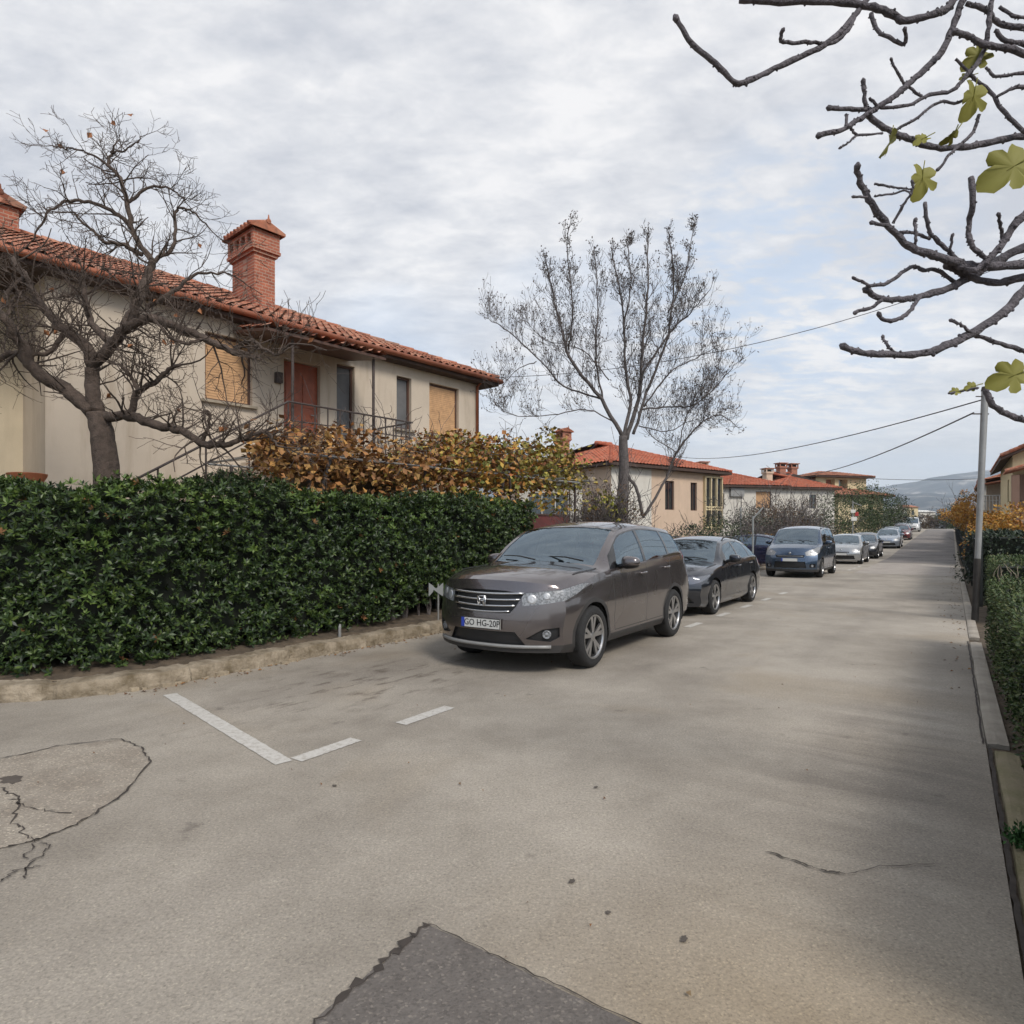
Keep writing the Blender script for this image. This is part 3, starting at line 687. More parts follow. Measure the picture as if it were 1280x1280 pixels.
# porch roof
mb = MB(); tiles(mb, F1(5.95,FV-1.46,5.31), F1.u, (F1.v*math.cos(R(10))+Zv*math.sin(R(10))), Zv, 2.7, lambda u: 1.4)
mb.build('porch_roof', M['tile'], h1)
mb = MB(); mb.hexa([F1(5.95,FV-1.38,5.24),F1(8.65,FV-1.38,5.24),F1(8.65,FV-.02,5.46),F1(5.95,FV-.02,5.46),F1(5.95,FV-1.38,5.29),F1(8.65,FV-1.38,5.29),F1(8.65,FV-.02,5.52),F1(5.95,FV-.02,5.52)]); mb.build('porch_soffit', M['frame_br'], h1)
mb = MB(); mb.tube([F1(8.45,FV-1.2,3.1),F1(8.45,FV-1.2,5.25)],.03,8); mb.build('porch_post', M['iron'], h1)
mb = MB(); mb.tube([F1(6.55,FV-1.2,3.1),F1(6.55,FV-1.2,5.25)],.03,8); mb.build('porch_post', M['iron'], h1)
# landing and stairs
mb = MB(); mb.box(F1(7.95,FV-.68,3.0),(3.1,1.34,.18),ax1); mb.box(F1(6.46,FV-.68,1.45),(.16,1.3,2.88),ax1); mb.box(F1(9.4,FV-.68,1.45),(.16,1.3,2.88),ax1); mb.build('landing', M['concrete'], h1)
mb = MB(); n = 17
for k in range(n):
    u1_ = 6.38-k*.285; z_ = 3.09-k*.178
    mb.box(F1(u1_-.1425,FV-.68,(z_-.178)/2), (.283,1.28,max(.05,z_-.178)),ax1)
st = mb.build('staircase', M['plaster'], h1)
rail('stair_railing', [F1(6.4,FV-1.3,3.09), F1(6.4-4.6,FV-1.3,3.09-4.6*.6246)], h1, .92, .022, .9)
rail('balcony_railing', [F1(6.4,FV-1.3,3.09), F1(9.45,FV-1.3,3.09), F1(9.45,FV-.05,3.09)], h1, .92, .02, .28)
mb = MB(); mb.box(F1(6.9,FV-.06,4.75),(.14,.1,.22),ax1); mb.build('wall_lamp', M['iron'], h1)
# ---- other houses of the street
def corner(px, py, Y, z): q = P(px, py, Y); return Vector((q.x, q.y, z))
def simple_house(label, O, ang, L, D, z0, ze, pitch, wm, wins=(), over=.5, group=None, tile=None, v_wins=(), hip=(True,True), name='house', sub=3):
    F = HF(O, ang); h = empty(name, F(L/2, 0, z0), label, 'house', group)
    mb = MB(); wall(mb, F, (0,0), (1,0), L, z0-1, ze, [w_[:4] for w_ in wins]); wall(mb, F, (0,0), (0,1), D, z0-1, ze, [w_[:4] for w_ in v_wins], inn=(1,0))
    wall(mb, F, (L,0), (0,1), D, z0-1, ze, inn=(-1,0)); wall(mb, F, (0,D), (1,0), L, z0-1, ze)
    mb.build('wall', wm, h)
    for w_ in wins: window(F, w_[0], w_[1], w_[2], w_[3], 0, h, w_[4] if len(w_) > 4 else 'pane', sill=False, pane=w_[5] if len(w_) > 5 else None)
    G = HF(F(0,0,0), ang+PI/2)     # the end wall as a front of its own: +u of G runs along v of F reversed
    for w_ in v_wins:
        mb = MB(); a, b, c, d = w_[:4]; mb.box(F(.12,(a+b)/2,(c+d)/2), (.03,b-a,d-c), (F.u,F.v,Zv)); wo = mb.build('window', M['pane'], h)
    r_ = roof(F, -over, L+over, -over, D+over, ze, pitch, h, tile or M['tile_far'], hip=hip, sub=sub, pu=.27, pv=.45)
    return F, h, r_
g1 = 'houses along the left side of the street'
A2 = R(54); L2 = 9.6
e2 = P(915,588,40.2); O2 = Vector((e2.x,e2.y,0)) - Vector((math.sin(A2),math.cos(A2),0))*(L2+.5) + Vector((-math.cos(A2),math.sin(A2),0))*.5
F2, h2, r2 = simple_house('cream house with bright orange hipped roof and tall stair glazing, behind the bare street tree', O2, A2, L2, 11, 0, 5.35, R(19), M['plaster_warm'],
   [(L2-5.2,L2-4.4,2.9,4.6),(L2-2.9,L2-2.3,2.9,4.6),(.8,1.6,2.9,4.4)], group=g1)
mb = MB(); wall(mb, F2, (0,-.03), (1,0), 3.2, 0, 5.3); mb.build('white_wall', M['plaster_white'], h2)
# stair bay with ochre glazing bars
mb = MB()
for zz_ in (1.9,3.0,3.15,5.0): mb.box(F2(L2-.85,-.10,zz_),(1.7,.16,.10),(F2.u,F2.v,Zv))
for uu in (0,.55,1.1,1.65): mb.box(F2(L2-1.68+uu,-.10,3.4),(.08,.18,3.3),(F2.u,F2.v,Zv))
bay = mb.build('stair_glazing', M['plaster_yellow'], h2)
mb = MB(); mb.box(F2(L2-.85,-.03,3.4),(1.6,.04,3.2),(F2.u,F2.v,Zv)); mb.build('pane', M['pane'], bay)
chimney(F2, .6, 4.6, .5,.5, 5.6, 7.7, r2, M['brick'], M['tile'])
A3 = R(78)
e3 = P(888,604,52); O3 = Vector((e3.x-3,e3.y-.6,0))
F3, h3, r3 = simple_house('white house with orange hipped roof beyond the cream one, grey box on its wall', O3, A3, 9.6, 9, .3, 5.45, R(20), M['plaster_white'],
   [(7.2,8.6,3.6,5.0,'shutter'),(3.4,4.3,3.5,4.8)], group=g1)
mb = MB(); mb.box(F3(5.4,-.12,4.9),(1.2,.22,.7),(F3.u,F3.v,Zv)); mb.build('wall_box', M['steel'], h3)
chimney(F3, 3.6, 2.2, .55,.55, 5.6, 7.6, r3, M['plaster_warm'], M['tile'], gable_axis='n')
A4 = R(77)
e4 = P(985,609,63); O4 = Vector((e4.x-.6,e4.y,0))
F4, h4, r4 = simple_house('white house with two red chimneys between the grey-box house and the two-storey loggia house', O4, A4, 6.0, 9, .6, 6.05, R(21), M['plaster_white'],
   [(3.1,3.9,4.0,5.4)], group=g1)
for uu, vv in ((.2,2.6),(3.0,4.3),(4.6,4.6)): chimney(F4, uu, vv, .7,.7, 6.2, 9.0 if uu > 1 else 8.2, r4, M['plaster_warm'] if uu < 1 else M['brick'], M['tile'], gable_axis='n')
A5 = R(74)
q5 = P(1048,613,80); O5 = Vector((q5.x,q5.y,0)); F5 = HF(O5, A5)
h5 = empty('house', F5(4,0,1), 'two-storey brick and yellow house with upper loggia and stacked red roofs, last before the hills', 'house', g1)
mb = MB(); wall(mb, F5, (0,0),(1,0),7.0,0,6.3,[(4.6,5.4,3.6,5.6)]); wall(mb, F5, (7.0,0),(0,1),9,0,6.3,inn=(-1,0)); wall(mb,F5,(0,0),(0,1),9,0,6.3,inn=(1,0)); mb.build('wall', M['plaster_yellow'], h5)
roof(F5, -1.2, 8.0, -.9, 8.6, 6.3, R(17), h5, M['tile'], sub=3, pu=.3, pv=.5, name='lower_roof')
mb = MB(); wall(mb, F5, (-1.5,2.2),(1,0),8.0,6.3,8.9,[(1.6,3.0,7.0,8.5),(3.6,5.0,7.0,8.5)],rev=.9); wall(mb,F5,(6.5,2.2),(0,1),5,6.3,8.9,inn=(-1,0)); mb.build('upper_wall', M['plaster_yellow'], h5)
mb = MB(); wall(mb, F5, (-1.6,2.9),(1,0),3.6,6.3,8.9); mb.box(F5(2.2,2.1,6.9),(7.0,.1,.9),(F5.u,F5.v,Zv)); mb.build('loggia', M['brick'], h5)
mb = MB(); mb.box(F5(2.3,2.85,7.75),(1.3,.03,1.4),(F5.u,F5.v,Zv)); mb.build('pane', M['pane'], h5)
mb = MB(); mb.box(F5(4.3,2.85,7.75),(1.3,.03,1.4),(F5.u,F5.v,Zv)); mb.build('pane', M['pane_blue'], h5)
roof(F5, -2.1, 7.2, 1.4, 8.2, 8.9, R(13), h5, M['tile'], sub=3, pu=.3, pv=.5, name='upper_roof')
# far small buildings at the end of the street
for px0, px1, y0, Y, m_, lb, cat in ((1127,1134,636,150,'plaster_white','small cream building beside the dark bush at the far end of the street','building'),
        (1137,1149,634,170,'plaster_yellow','yellow building just left of the white ones at the far end of the street','building'),
        (1150,1172,640,210,'plaster_white','low white building at the far end of the street below the hills','building')):
    a, b = P(px0,y0,Y), P(px1,y0,Y); Fb = HF((a.x,a.y,0), R(78)); L = (b-a).length*1.05; zt = a.z
    hb = empty('building', Fb(L/2,0,-2), lb, cat, 'far buildings at the end of the street')
    mb = MB(); mb.box(Fb(L/2,3,zt/2-3),(L,6,zt+6),(Fb.u,Fb.v,Zv)); mb.build('wall', M[m_], hb)
    mb = MB(); mb.hexa([Fb(-.4,-.4,zt),Fb(L+.4,-.4,zt),Fb(L+.4,6.4,zt),Fb(-.4,6.4,zt),Fb(L*.2,2,zt+.7),Fb(L*.8,2,zt+.7),Fb(L*.8,4,zt+.7),Fb(L*.2,4,zt+.7)]); mb.build('roof', M['tile'] if m_ != 'plaster_white' else M['white'], hb)
    for k in range(max(1,int(L/2.2))): mb = MB(); mb.box(Fb(1+k*2.1,-.02,zt-1.5),(.8,.06,1),(Fb.u,Fb.v,Zv)); mb.build('window', M['pane'], hb)
# garage with red door between the first two houses
GA = R(64); FG = HF(corner(664,640,24,0), GA)
gh = empty('garage', FG(1.2,0,0), 'small garage with dark red door and glazed strip above it behind the high hedge', 'garage')
mb = MB(); wall(mb, FG, (-.5,0),(1,0),2.75,0,3.55,[(.38,2.22,0,3.05)],.14); mb.build('wall', M['plaster_white'], gh)
part_box('door', M['door_red'] if 'door_red' in M else mat('dark_red_door',(.15,.035,.03),.6,.2,5), gh, FG, -.1,1.7,.10,.14,0,2.2)
part_box('pane', M['pane_blue'], gh, FG, -.1,1.7,.11,.13,2.26,3.0); part_box('lintel', M['frame_br'], gh, FG, -.1,1.7,.06,.15,2.2,2.26)
for k in range(4): part_box('mullion', M['white'], gh, FG, -.1+k*.58, -.06+k*.58, .07,.11,2.26,3.0)
part_box('flat_roof', M['concrete'], gh, FG, -.7,2.6,-.4,5,3.55,3.7)
part_box('side_wall', M['plaster_white'], gh, FG, 2.06,2.22,.02,5,0,3.53)
# ---- houses on the right side
gr = 'houses on the right side of the street'
def gable_house(label, s0, s1, t0, t1, zg, ze, pitch, wm, name='house'):
    O = RS(s0, t0, 0); F = HF(O, TH+PI/2)     # front faces the camera: u runs to the right of the street, v along it
    L = t1-t0; D = s1-s0; h = empty(name, F(L/2,0,zg), label, 'house', gr)
    F = HF(O, TH+PI/2); F.v = Vector((ST,CT,0)); F.u = Vector((CT,-ST,0))
    mb = MB(); zr = ze+L/2*math.tan(pitch)
    mb.add([F(0,0,zg-1),F(L,0,zg-1),F(L,0,ze),F(L/2,0,zr),F(0,0,ze)], [(0,1,2,3,4)])
    wall(mb, F, (0,0),(0,1),D,zg-1,ze,[(2.5,3.6,3.2,4.4)],inn=(1,0)); wall(mb, F, (L,0),(0,1),D,zg-1,ze,inn=(-1,0))
    mb.build('wall', wm, h)
    mb = MB(); o_ = .5; cp, sp_ = math.cos(pitch), math.sin(pitch)
    ln = (L/2+o_)/cp; z0 = ze-o_*math.tan(pitch)
    tiles(mb, F(-o_,D+o_,z0+.05), -F.v, F.u*cp+Zv*sp_, Zv*cp-F.u*sp_, D+2*o_, lambda u: ln, .25,.42,sub=3)
    tiles(mb, F(L+o_,-o_,z0+.05), F.v, -F.u*cp+Zv*sp_, Zv*cp+F.u*sp_, D+2*o_, lambda u: ln, .25,.42,sub=3)
    for v_ in (-o_,D+o_):      # verge tiles
        for sg, ub in ((1,-o_),(-1,L+o_)):
            for k in range(int(ln/.4)):
                p = F(ub,v_,z0+.09)+(F.u*sg*cp+Zv*sp_)*k*.4; mb.tube([p, p+(F.u*sg*cp+Zv*sp_)*.43+Zv*-.01], [.10,.085], 7)
    mb.build('roof', M['tile'], h)
    mb = MB()
    A = [F(-o_,-o_,z0),F(L/2,-o_,zr),F(L+o_,-o_,z0)]; B = [p+F.v*(D+2*o_) for p in A]; dn = Zv*-.14
    mb.add(A+B+[p+dn for p in A+B], [(0,1,4,3),(1,2,5,4),(6,9,10,7),(7,10,11,8),(0,6,7,1),(1,7,8,2),(3,4,10,9),(4,5,11,10),(0,3,9,6),(2,8,11,5)])
    mb.build('soffit', M['soffit'], h, fix=True)
    return F, h
FR, hr = gable_house('cream gabled house with dark loggia on the right, at the edge of the photo', 40.5, 50, 2.5, 11, 0, 5.55, R(25), M['plaster_yellow'])
# loggia with a tiled canopy at the front
mb = MB(); tiles(mb, FR(-.4,-1.9,4.42), FR.v, (FR.u*math.cos(R(16))+Zv*math.sin(R(16))), Zv, 1.9, lambda u: 6.5, .25,.42,sub=3); 
for k in range(15):
    p = FR(-.4,-1.95,4.5)+(FR.u*math.cos(R(16))+Zv*math.sin(R(16)))*k*.42; mb.tube([p, p+(FR.u*math.cos(R(16))+Zv*math.sin(R(16)))*.44], [.10,.085], 7)
mb.build('canopy', M['tile'], hr)
for uu in (0,3.4): mb = MB(); mb.box(FR(uu,-1.7,2.15),(.3,.3,4.3),(FR.u,FR.v,Zv)); mb.build('pillar', M['plaster_brown'], hr)
part_box('loggia_wall', M['plaster_brown'], hr, FR, .16,6.5,-.12,-.02,0,4.45)
part_box('balcony', M['plaster'], hr, FR, .2,6.4,-1.75,-.14,2.0,2.2)
rail('balcony_railing', [FR(.2,-1.7,2.2),FR(6.4,-1.7,2.2)], hr, .9, .02, .2)
FQ, hq = gable_house('further right-hand house with a low tiled canopy and terrace beside the steel pole', 55.5, 64, 2.0, 10, .3, 5.2, R(17), M['plaster'])
part_box('terrace', M['concrete'], hq, FQ, -.3,5.5,-2.2,-.02,2.9,3.1)
part_box('terrace_door', M['pane'], hq, FQ, 1.0,2.6,-.06,-.01,3.12,5.0)
rail('terrace_railing', [FQ(-.3,-2.15,3.1),FQ(5.5,-2.15,3.1)], hq, .95, .03, .18, M['steel'])
for uu in (-.2,2.4,5.3): mb = MB(); mb.box(FQ(uu,-2.05,4.1),(.18,.18,2.1),(FQ.u,FQ.v,Zv)); mb.box(FQ(uu,-2.05,1.4),(.25,.25,2.99),(FQ.u,FQ.v,Zv)); mb.build('pillar', M['plaster_white'], hq)
mb = MB(); tiles(mb, FQ(-.6,-2.5,5.05), FQ.v, (FQ.u*math.cos(R(10))+Zv*math.sin(R(10))), Zv, 2.5, lambda u: 6.2, .25,.42,sub=3); mb.box(FQ(2.4,-1.25,5.3),(6.1,2.4,.06),((FQ.u*math.cos(R(10))+Zv*math.sin(R(10))),FQ.v,Zv)); mb.build('canopy', M['tile'], hq)
# ---------------------------------------------------------------- vegetation
rv = random.Random(21)
def rvec(r=1.0):
    while True:
        v = Vector((rv.uniform(-1,1),rv.uniform(-1,1),rv.uniform(-1,1)))
        if .05 < v.length < 1: return v*r
def leaf(mb, p, d, L, W, nr=None, fold=.25, mi=0):
    d = d.normalized(); nr = nr or rvec(); s = d.cross(nr)
    if s.length < 1e-4: s = d.cross(Vector((.3,.2,.9)))
    s.normalize(); up = s.cross(d); m = p+d*L*.5+up*-fold*W*.5
    mb.add([p, m+s*W*.5+up*fold*W, p+d*L, m-s*W*.5+up*fold*W, m], [(0,1,2,4),(0,4,2,3)], mi)
def lobed(mb, p, d, nr, size):       # fig leaf with five lobes, slightly cupped
    d = d.normalized(); s = d.cross(nr).normalized(); up = s.cross(d)
    pts = [(0,.0),(.12,-.10),(.28,-.13),(.42,-.06),(.47,.08),(.42,.19),(.34,.27),(.46,.33),(.56,.45),(.57,.60),(.48,.70),(.36,.68),(.28,.60),(.34,.76),(.31,.93),(.20,1.03),(.04,1.07),(-.13,1.02),(-.25,.90),(-.29,.74),(-.26,.60),(-.35,.70),(-.48,.70),(-.57,.58),(-.54,.43),(-.42,.34),(-.32,.28),(-.42,.20),(-.47,.06),(-.40,-.07),(-.26,-.13),(-.10,-.10)]
    c = p+d*size*.3; vs = [c]
    for x, y in pts: vs.append(p+s*x*size+d*y*size+up*((x*x)*.55*(1 if x>0 else .6)-(y-.3)**2*.45+.05*math.sin(x*13+y*9))*size)
    mb.add(vs, [(0,i+1,(i+1)%len(pts)+1) for i in range(len(pts))])
def wig(pts, n=5, amp=.02):          # smooth resample with a little wander
    out = []; N = len(pts)
    for i in range(N-1):
        p0, p1, p2, p3 = pts[max(i-1,0)], pts[i], pts[i+1], pts[min(i+2,N-1)]
        for k in range(n):
            t = k/n; q = .5*((2*p1)+(p2-p0)*t+(2*p0-5*p1+4*p2-p3)*t*t+(3*p1-p0-3*p2+p3)*t*t*t)
            out.append(q+rvec(amp) if (i or k) else q)
    out.append(pts[-1]); return out
def grow(mb, p, d, L, r, lvl, up=.15, kink=.35, nch=4, k=4, tips=None, rmin=.0025, shrink=.62):
    n = 5; pts = [p]; rad = [r]; d = d.normalized()
    for i in range(n):
        d = (d+rvec(kink)*.5+Vector((0,0,up))*.5).normalized(); pts.append(pts[-1]+d*L/n*rv.uniform(.75,1.25)); rad.append(max(rmin, r*(1-.6*(i+1)/n)))
    mb.tube(pts, rad, k if r > .008 else 3, cap=False)
    if tips is not None: tips.append((pts[-1], d, r)); tips.append((pts[3], d, r))
    if lvl <= 0: return
    for c in range(nch):
        f = rv.uniform(.25, 1.0); i = min(n-1, int(f*n)); q = pts[i].lerp(pts[i+1], f*n-i)
        ax = (pts[i+1]-pts[i]).normalized(); sd_ = ax.cross(rvec()).normalized()
        nd = (ax*rv.uniform(.35,.9)+sd_*rv.uniform(.5,1.0)).normalized()
        grow(mb, q, nd, L*shrink*rv.uniform(.6,1.15), max(rmin, rad[i]*.6), lvl-1, up, kink, nch, k, tips, rmin, shrink)
# ---- high hedge
M['leaf_hedge'] = leafmat('hedge_leaves', [(.008,.017,.006),(.015,.031,.009),(.027,.052,.013),(.045,.080,.018),(.085,.125,.026)], .45, .45)
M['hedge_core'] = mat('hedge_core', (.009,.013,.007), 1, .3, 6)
M['leaf_dead0'] = leafmat('dead_hedge_leaves', [(.16,.07,.03),(.24,.12,.04),(.10,.06,.03)], .8)
def rosette(mb, p, ax, size, n=7, mi=0):
    ax = ax.normalized(); s = ax.cross(Vector((.21,.43,.87))).normalized(); w_ = ax.cross(s); a0 = rv.uniform(0,6.28)
    for k in range(n):
        a = a0+k*2.4; tilt = .25+.75*k/n
        d = (s*math.cos(a)+w_*math.sin(a))*(1.05-.45*(1-tilt))+ax*(1.15-tilt)
        leaf(mb, p+rvec(size*.08), d, size*rv.uniform(.75,1.15), size*.36, ax, .12, mi)
def hedge_face(mb, fn, N, size, n=7, jit=.10, out=.5, clear=None):
    """fn(a,b) -> (point, outward); a,b in 0..1"""
    for i in range(N):
        a, b = rv.random(), rv.random(); p, o = fn(a, b)
        if clear and clear(a, b, p): continue
        bulge = noise.noise(p*1.3)*.12+noise.noise(p*4.1)*.07
        if noise.noise(p*2.7+Vector((9,3,1))) > .42 and rv.random() < .6: continue
        p = p+o*(bulge+rv.uniform(-jit*1.3,jit*.6)); ax = (o*out+Vector((0,0,.5))+rvec(.75))
        up_ = o.z > .5 or p.z > 1.75
        mi = 2 if rv.random() < .006 else (1 if (noise.noise(p*2.1+Vector((4,7,2))) > (.05 if up_ else .38) and rv.random() < .6) else 0)
        if up_ and rv.random() < .04: p = p+Vector((0,0,rv.uniform(.03,.09)))
        rosette(mb, p, ax, size*rv.uniform(.6,1.35), n, mi)
hh = empty('hedge', RS(5,-7.2,.1), 'tall clipped dark green hedge on the left kerb in front of the long house', 'hedge')
SX0, SX1 = 1.4, 10.75; HT = 2.0
def topz(s): return HT+.05*math.sin(s*1.7)+.03*math.sin(s*4.3)+.012*(s-2)
def fpath(a):    # outer face line: along the street and round the corner to the left
    L1 = SX1-3.4; L2_ = PI/2*1.6; L3 = 6.0; d = a*(L1+L2_+L3)
    if d < L1: return SX1-d, -6.82, (0,1)
    d -= L1
    if d < L2_: an = d/1.6; return 3.4-1.6*math.sin(an), -8.42+1.6*math.cos(an), (-math.sin(an), math.cos(an))
    return 1.8, -8.42-(d-L2_), (-1,0)
def lowz(s): return .17+.33*ss(5.5, 9.0, s)
def ff(a, b):
    s, t, o = fpath(a); z0 = lowz(s); z = z0+(topz(s)-z0)*b
    ins = .10*(1-b)**2
    q = RS(s,t,z+.1*0); ov = RS(*o)-RS(0,0); return q-ov*ins+Vector((0,0,0)), ov
def ft(a, b):
    s, t, o = fpath(a); ov = RS(*o); w_ = 1.15*b; return RS(s,t,topz(s))-ov*w_, Vector((0,0,1))
def fe(a, b):
    return RS(SX1+.02, -6.85-1.1*a, .3+(topz(SX1)-.3)*b), RS(1,0)
mb = MB()
hedge_face(mb, ff, 13500, .064, 7)
hedge_face(mb, ft, 7500, .064, 7, out=.3)
hedge_face(mb, fe, 900, .064, 7)
M['leaf_new'] = leafmat('fresh_hedge_leaves', [(.030,.060,.012),(.055,.10,.018),(.085,.14,.026),(.12,.17,.035)], .5)
mb.build('foliage', [M['leaf_hedge'], M['leaf_new'], M['leaf_dead0']], hh)
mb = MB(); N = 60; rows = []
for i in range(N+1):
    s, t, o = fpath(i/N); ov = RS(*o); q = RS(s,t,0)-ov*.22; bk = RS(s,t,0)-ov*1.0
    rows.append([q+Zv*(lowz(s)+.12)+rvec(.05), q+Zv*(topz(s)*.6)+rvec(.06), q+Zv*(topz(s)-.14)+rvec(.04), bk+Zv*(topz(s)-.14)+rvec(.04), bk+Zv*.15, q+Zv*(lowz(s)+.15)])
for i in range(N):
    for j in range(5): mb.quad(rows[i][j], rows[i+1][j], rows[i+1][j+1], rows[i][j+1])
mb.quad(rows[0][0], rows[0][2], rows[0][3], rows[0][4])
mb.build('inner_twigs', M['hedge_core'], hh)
mb = MB()
for k in range(34):
    s = SX1-.2-k*.29+rv.uniform(-.08,.08)
    if s < 3.2: continue
    p = RS(s,-7.16+rv.uniform(-.08,.08),.05); 
    for q_ in range(rv.choice((1,2,3))):
        mb.tube(wig([p+rvec(.03), p+Zv*.4+rvec(.08), p+Zv*.95+rvec(.12)],3,.01), [.022,.02,.018,.016,.014,.012,.01], 5, cap=False)
mb.build('stem', M['bark_grey'], hh)
# raised planting bed under the hedge
mb = MB(); rows = []
for i in range(50):
    s, t, o = fpath(i/49); ov = RS(*o); rows.append([RS(s,t,z_)+ov*x+rvec(.012) for x, z_ in ((.20,.09),(.0,.15),(-.3,.19),(-1.2,.2),(-6,.1))])
for i in range(49):
    for j in range(4): mb.quad(rows[i][j], rows[i+1][j], rows[i+1][j+1], rows[i][j+1])
tag(mb.build('planting_bed', M['soil']), kind='structure')
# two short concrete stakes under the hedge and the small sign beside the grey car
g_st = 'concrete stakes under the tall hedge'
for i, (px, py, lb) in enumerate(((369,800,'short grey stake at the foot of the tall hedge near its middle'),(553,768,'short grey stake at the foot of the hedge beside the small sign'))):
    s, t = st_of(px, py); mb = MB(); mb.tube([RS(s,-6.74,.1),RS(s,-6.74,.26),RS(s+.01,-6.74,.30)],[.022,.02,.015],7); tag(mb.build('stake', M['steel'], org=RS(s,-6.68,.1)), lb, 'stake', g_st)
Ys = 9.35; sc_ = P(545,737,Ys); sg_ = empty('small_sign', (sc_.x,sc_.y,.1), 'small grey sign with an N shaped mark at the hedge foot beside the brown car', 'sign')
sx = Vector((1,.12,0)).normalized(); mb = MB(); hw, hh_ = .105, .10
def sp_(x, z, y=0): return sc_+sx*x+Vector((0,y,z))
def prism(mb, pts, y0, y1):
    n = len(pts); a = [sp_(x,z,y0) for x,z in pts]; b = [sp_(x,z,y1) for x,z in pts]
    mb.add(a+b, [tuple(range(n)), tuple(range(2*n-1,n-1,-1))]+[(i,(i+1)%n,(i+1)%n+n,i+n) for i in range(n)])
prism(mb, [(-hw,-hh_),(-.045,-.035),(-.035,.0),(-.02,.028),(-.05,.06),(-hw,hh_)],0,.012)
prism(mb, [(-.02,.028),(-.035,0),(.035,-.055),(hw,-hh_),(hw,hh_),(.05,.055),(.0,.015)],0,.012)
mb.build('plate', M['sign_grey'], sg_, fix=True)
mb = MB(); mb.tube([sp_(.03,-.45,.03),sp_(.03,.08,.03)],.012,6); mb.build('post', M['steel'], sg_)
# ---- bare gnarled tree behind the hedge (left)
def limb(mb, zp, Y, r0, r1, base, k=8, amp=.015, n=5, dz=None):
    pts = []
    for i, q in enumerate(zp):
        y = Y+(dz[i] if dz else 0); pts.append(P(base(q)[0], base(q)[1], y))
    w_ = wig(pts, n, amp); N = len(w_); mb.tube(w_, [r0+(r1-r0)*i/(N-1) for i in range(N)], k, cap=True); return w_, r0, r1
def z1(q): return (q[0]/3.047, 200+q[1]/3.047)
YT = 7.9
tr = empty('bare_tree', (P(132,640,YT).x, YT, .1), 'gnarled leafless fruit tree with a few dead leaves behind the tall hedge', 'tree', 'bare trees')
mb = MB(); limbs = []
tb = P(134,640,YT); base_pt = Vector((tb.x, tb.y, 0.05))
tk = wig([base_pt, P(133,600,YT), P(128,545,YT), P(121,515,YT)],6,.008); mb.tube(tk, [.155-.035*i/(len(tk)-1) for i in range(len(tk))], 12)
def LB(zp, r0, r1, dz=None, amp=.02): limbs.append(limb(mb, zp, YT, r0*1.1, r1*1.1, z1, 8, amp, 6, dz))
LB([(366,960),(350,850),(350,760),(310,690),(250,650),(170,570),(100,450),(45,370)],.085,.03,[0,0,.02,.05,.1,.2,.35,.5])
LB([(350,960),(250,870),(140,810),(80,700),(30,620),(-30,560)],.085,.035,[0,-.05,-.2,-.35,-.5,-.6])
LB([(140,810),(60,740),(-40,760),(-120,700)],.04,.02,[-.2,-.1,-.1,0])
LB([(350,790),(430,700),(475,645),(570,605),(680,635),(790,685),(880,730),(950,742)],.065,.026,[0,-.08,-.15,-.2,-.3,-.4,-.45,-.5])
LB([(420,700),(350,620),(322,500),(315,420)],.045,.02,[-.05,.05,.15,.3])
LB([(470,650),(515,560),(560,450),(583,385)],.055,.04,[-.12,0,.15,.2])
LB([(583,385),(520,300),(490,200),(465,80),(415,20),(425,-20),(435,-55)],.034,.011,[.2,.25,.25,.3,.35,.4,.4])
LB([(540,360),(470,320),(400,310),(330,250),(280,200)],.028,.01,[.2,.1,0,-.1,-.2])
LB([(583,385),(660,330),(668,200),(720,190),(790,250)],.025,.008,[.2,.3,.4,.45,.5])
LB([(490,240),(420,190),(300,155),(230,165),(180,210),(120,310)],.024,.009,[.25,.2,.1,0,-.05,-.1])
LB([(490,160),(560,110),(640,105),(700,150)],.02,.007,[.25,.3,.35,.4])
LB([(415,20),(330,-30),(250,-45),(200,-55)],.014,.006,[.35,.3,.25,.2])
LB([(428,-25),(500,-50),(540,-90)],.012,.005,[.4,.4,.45])
LB([(375,985),(490,975),(600,1010),(690,1030),(770,1080),(860,1082),(930,1060)],.06,.026,[0,-.1,-.2,-.3,-.4,-.5,-.55])
LB([(500,970),(520,890),(590,850),(640,800),(690,780)],.04,.018,[-.1,-.15,-.2,-.25,-.3])
LB([(530,880),(480,800),(430,770)],.022,.012,[-.15,-.1,-.05])
LB([(770,1080),(800,980),(770,960),(800,1050)],.02,.008,[-.4,-.5,-.6,-.6])
LB([(880,730),(960,690),(1040,740),(1110,700)],.024,.01,[-.45,-.5,-.6,-.7])
LB([(780,680),(700,700),(620,650),(560,560)],.02,.01,[-.4,-.5,-.55,-.5])
LB([(560,560),(660,500),(740,440),(860,430)],.03,.01,[-.1,-.1,0,.1])
LB([(250,650),(180,740),(90,730),(20,780)],.03,.012,[.1,0,-.1,-.2])
LB([(100,450),(40,490),(0,560),(-60,640)],.03,.014,[.3,.2,.1,0])
LB([(170,570),(60,520),(50,620)],.022,.01,[.2,.3,.4])
LB([(320,500),(240,520),(170,530)],.02,.008,[.15,.1,.1])
LB([(930,1060),(1010,1040),(1060,1090)],.022,.01,[-.55,-.6,-.7])
mb.build('trunk', M['bark'], tr, smooth=True)
mb = MB(); tips = []
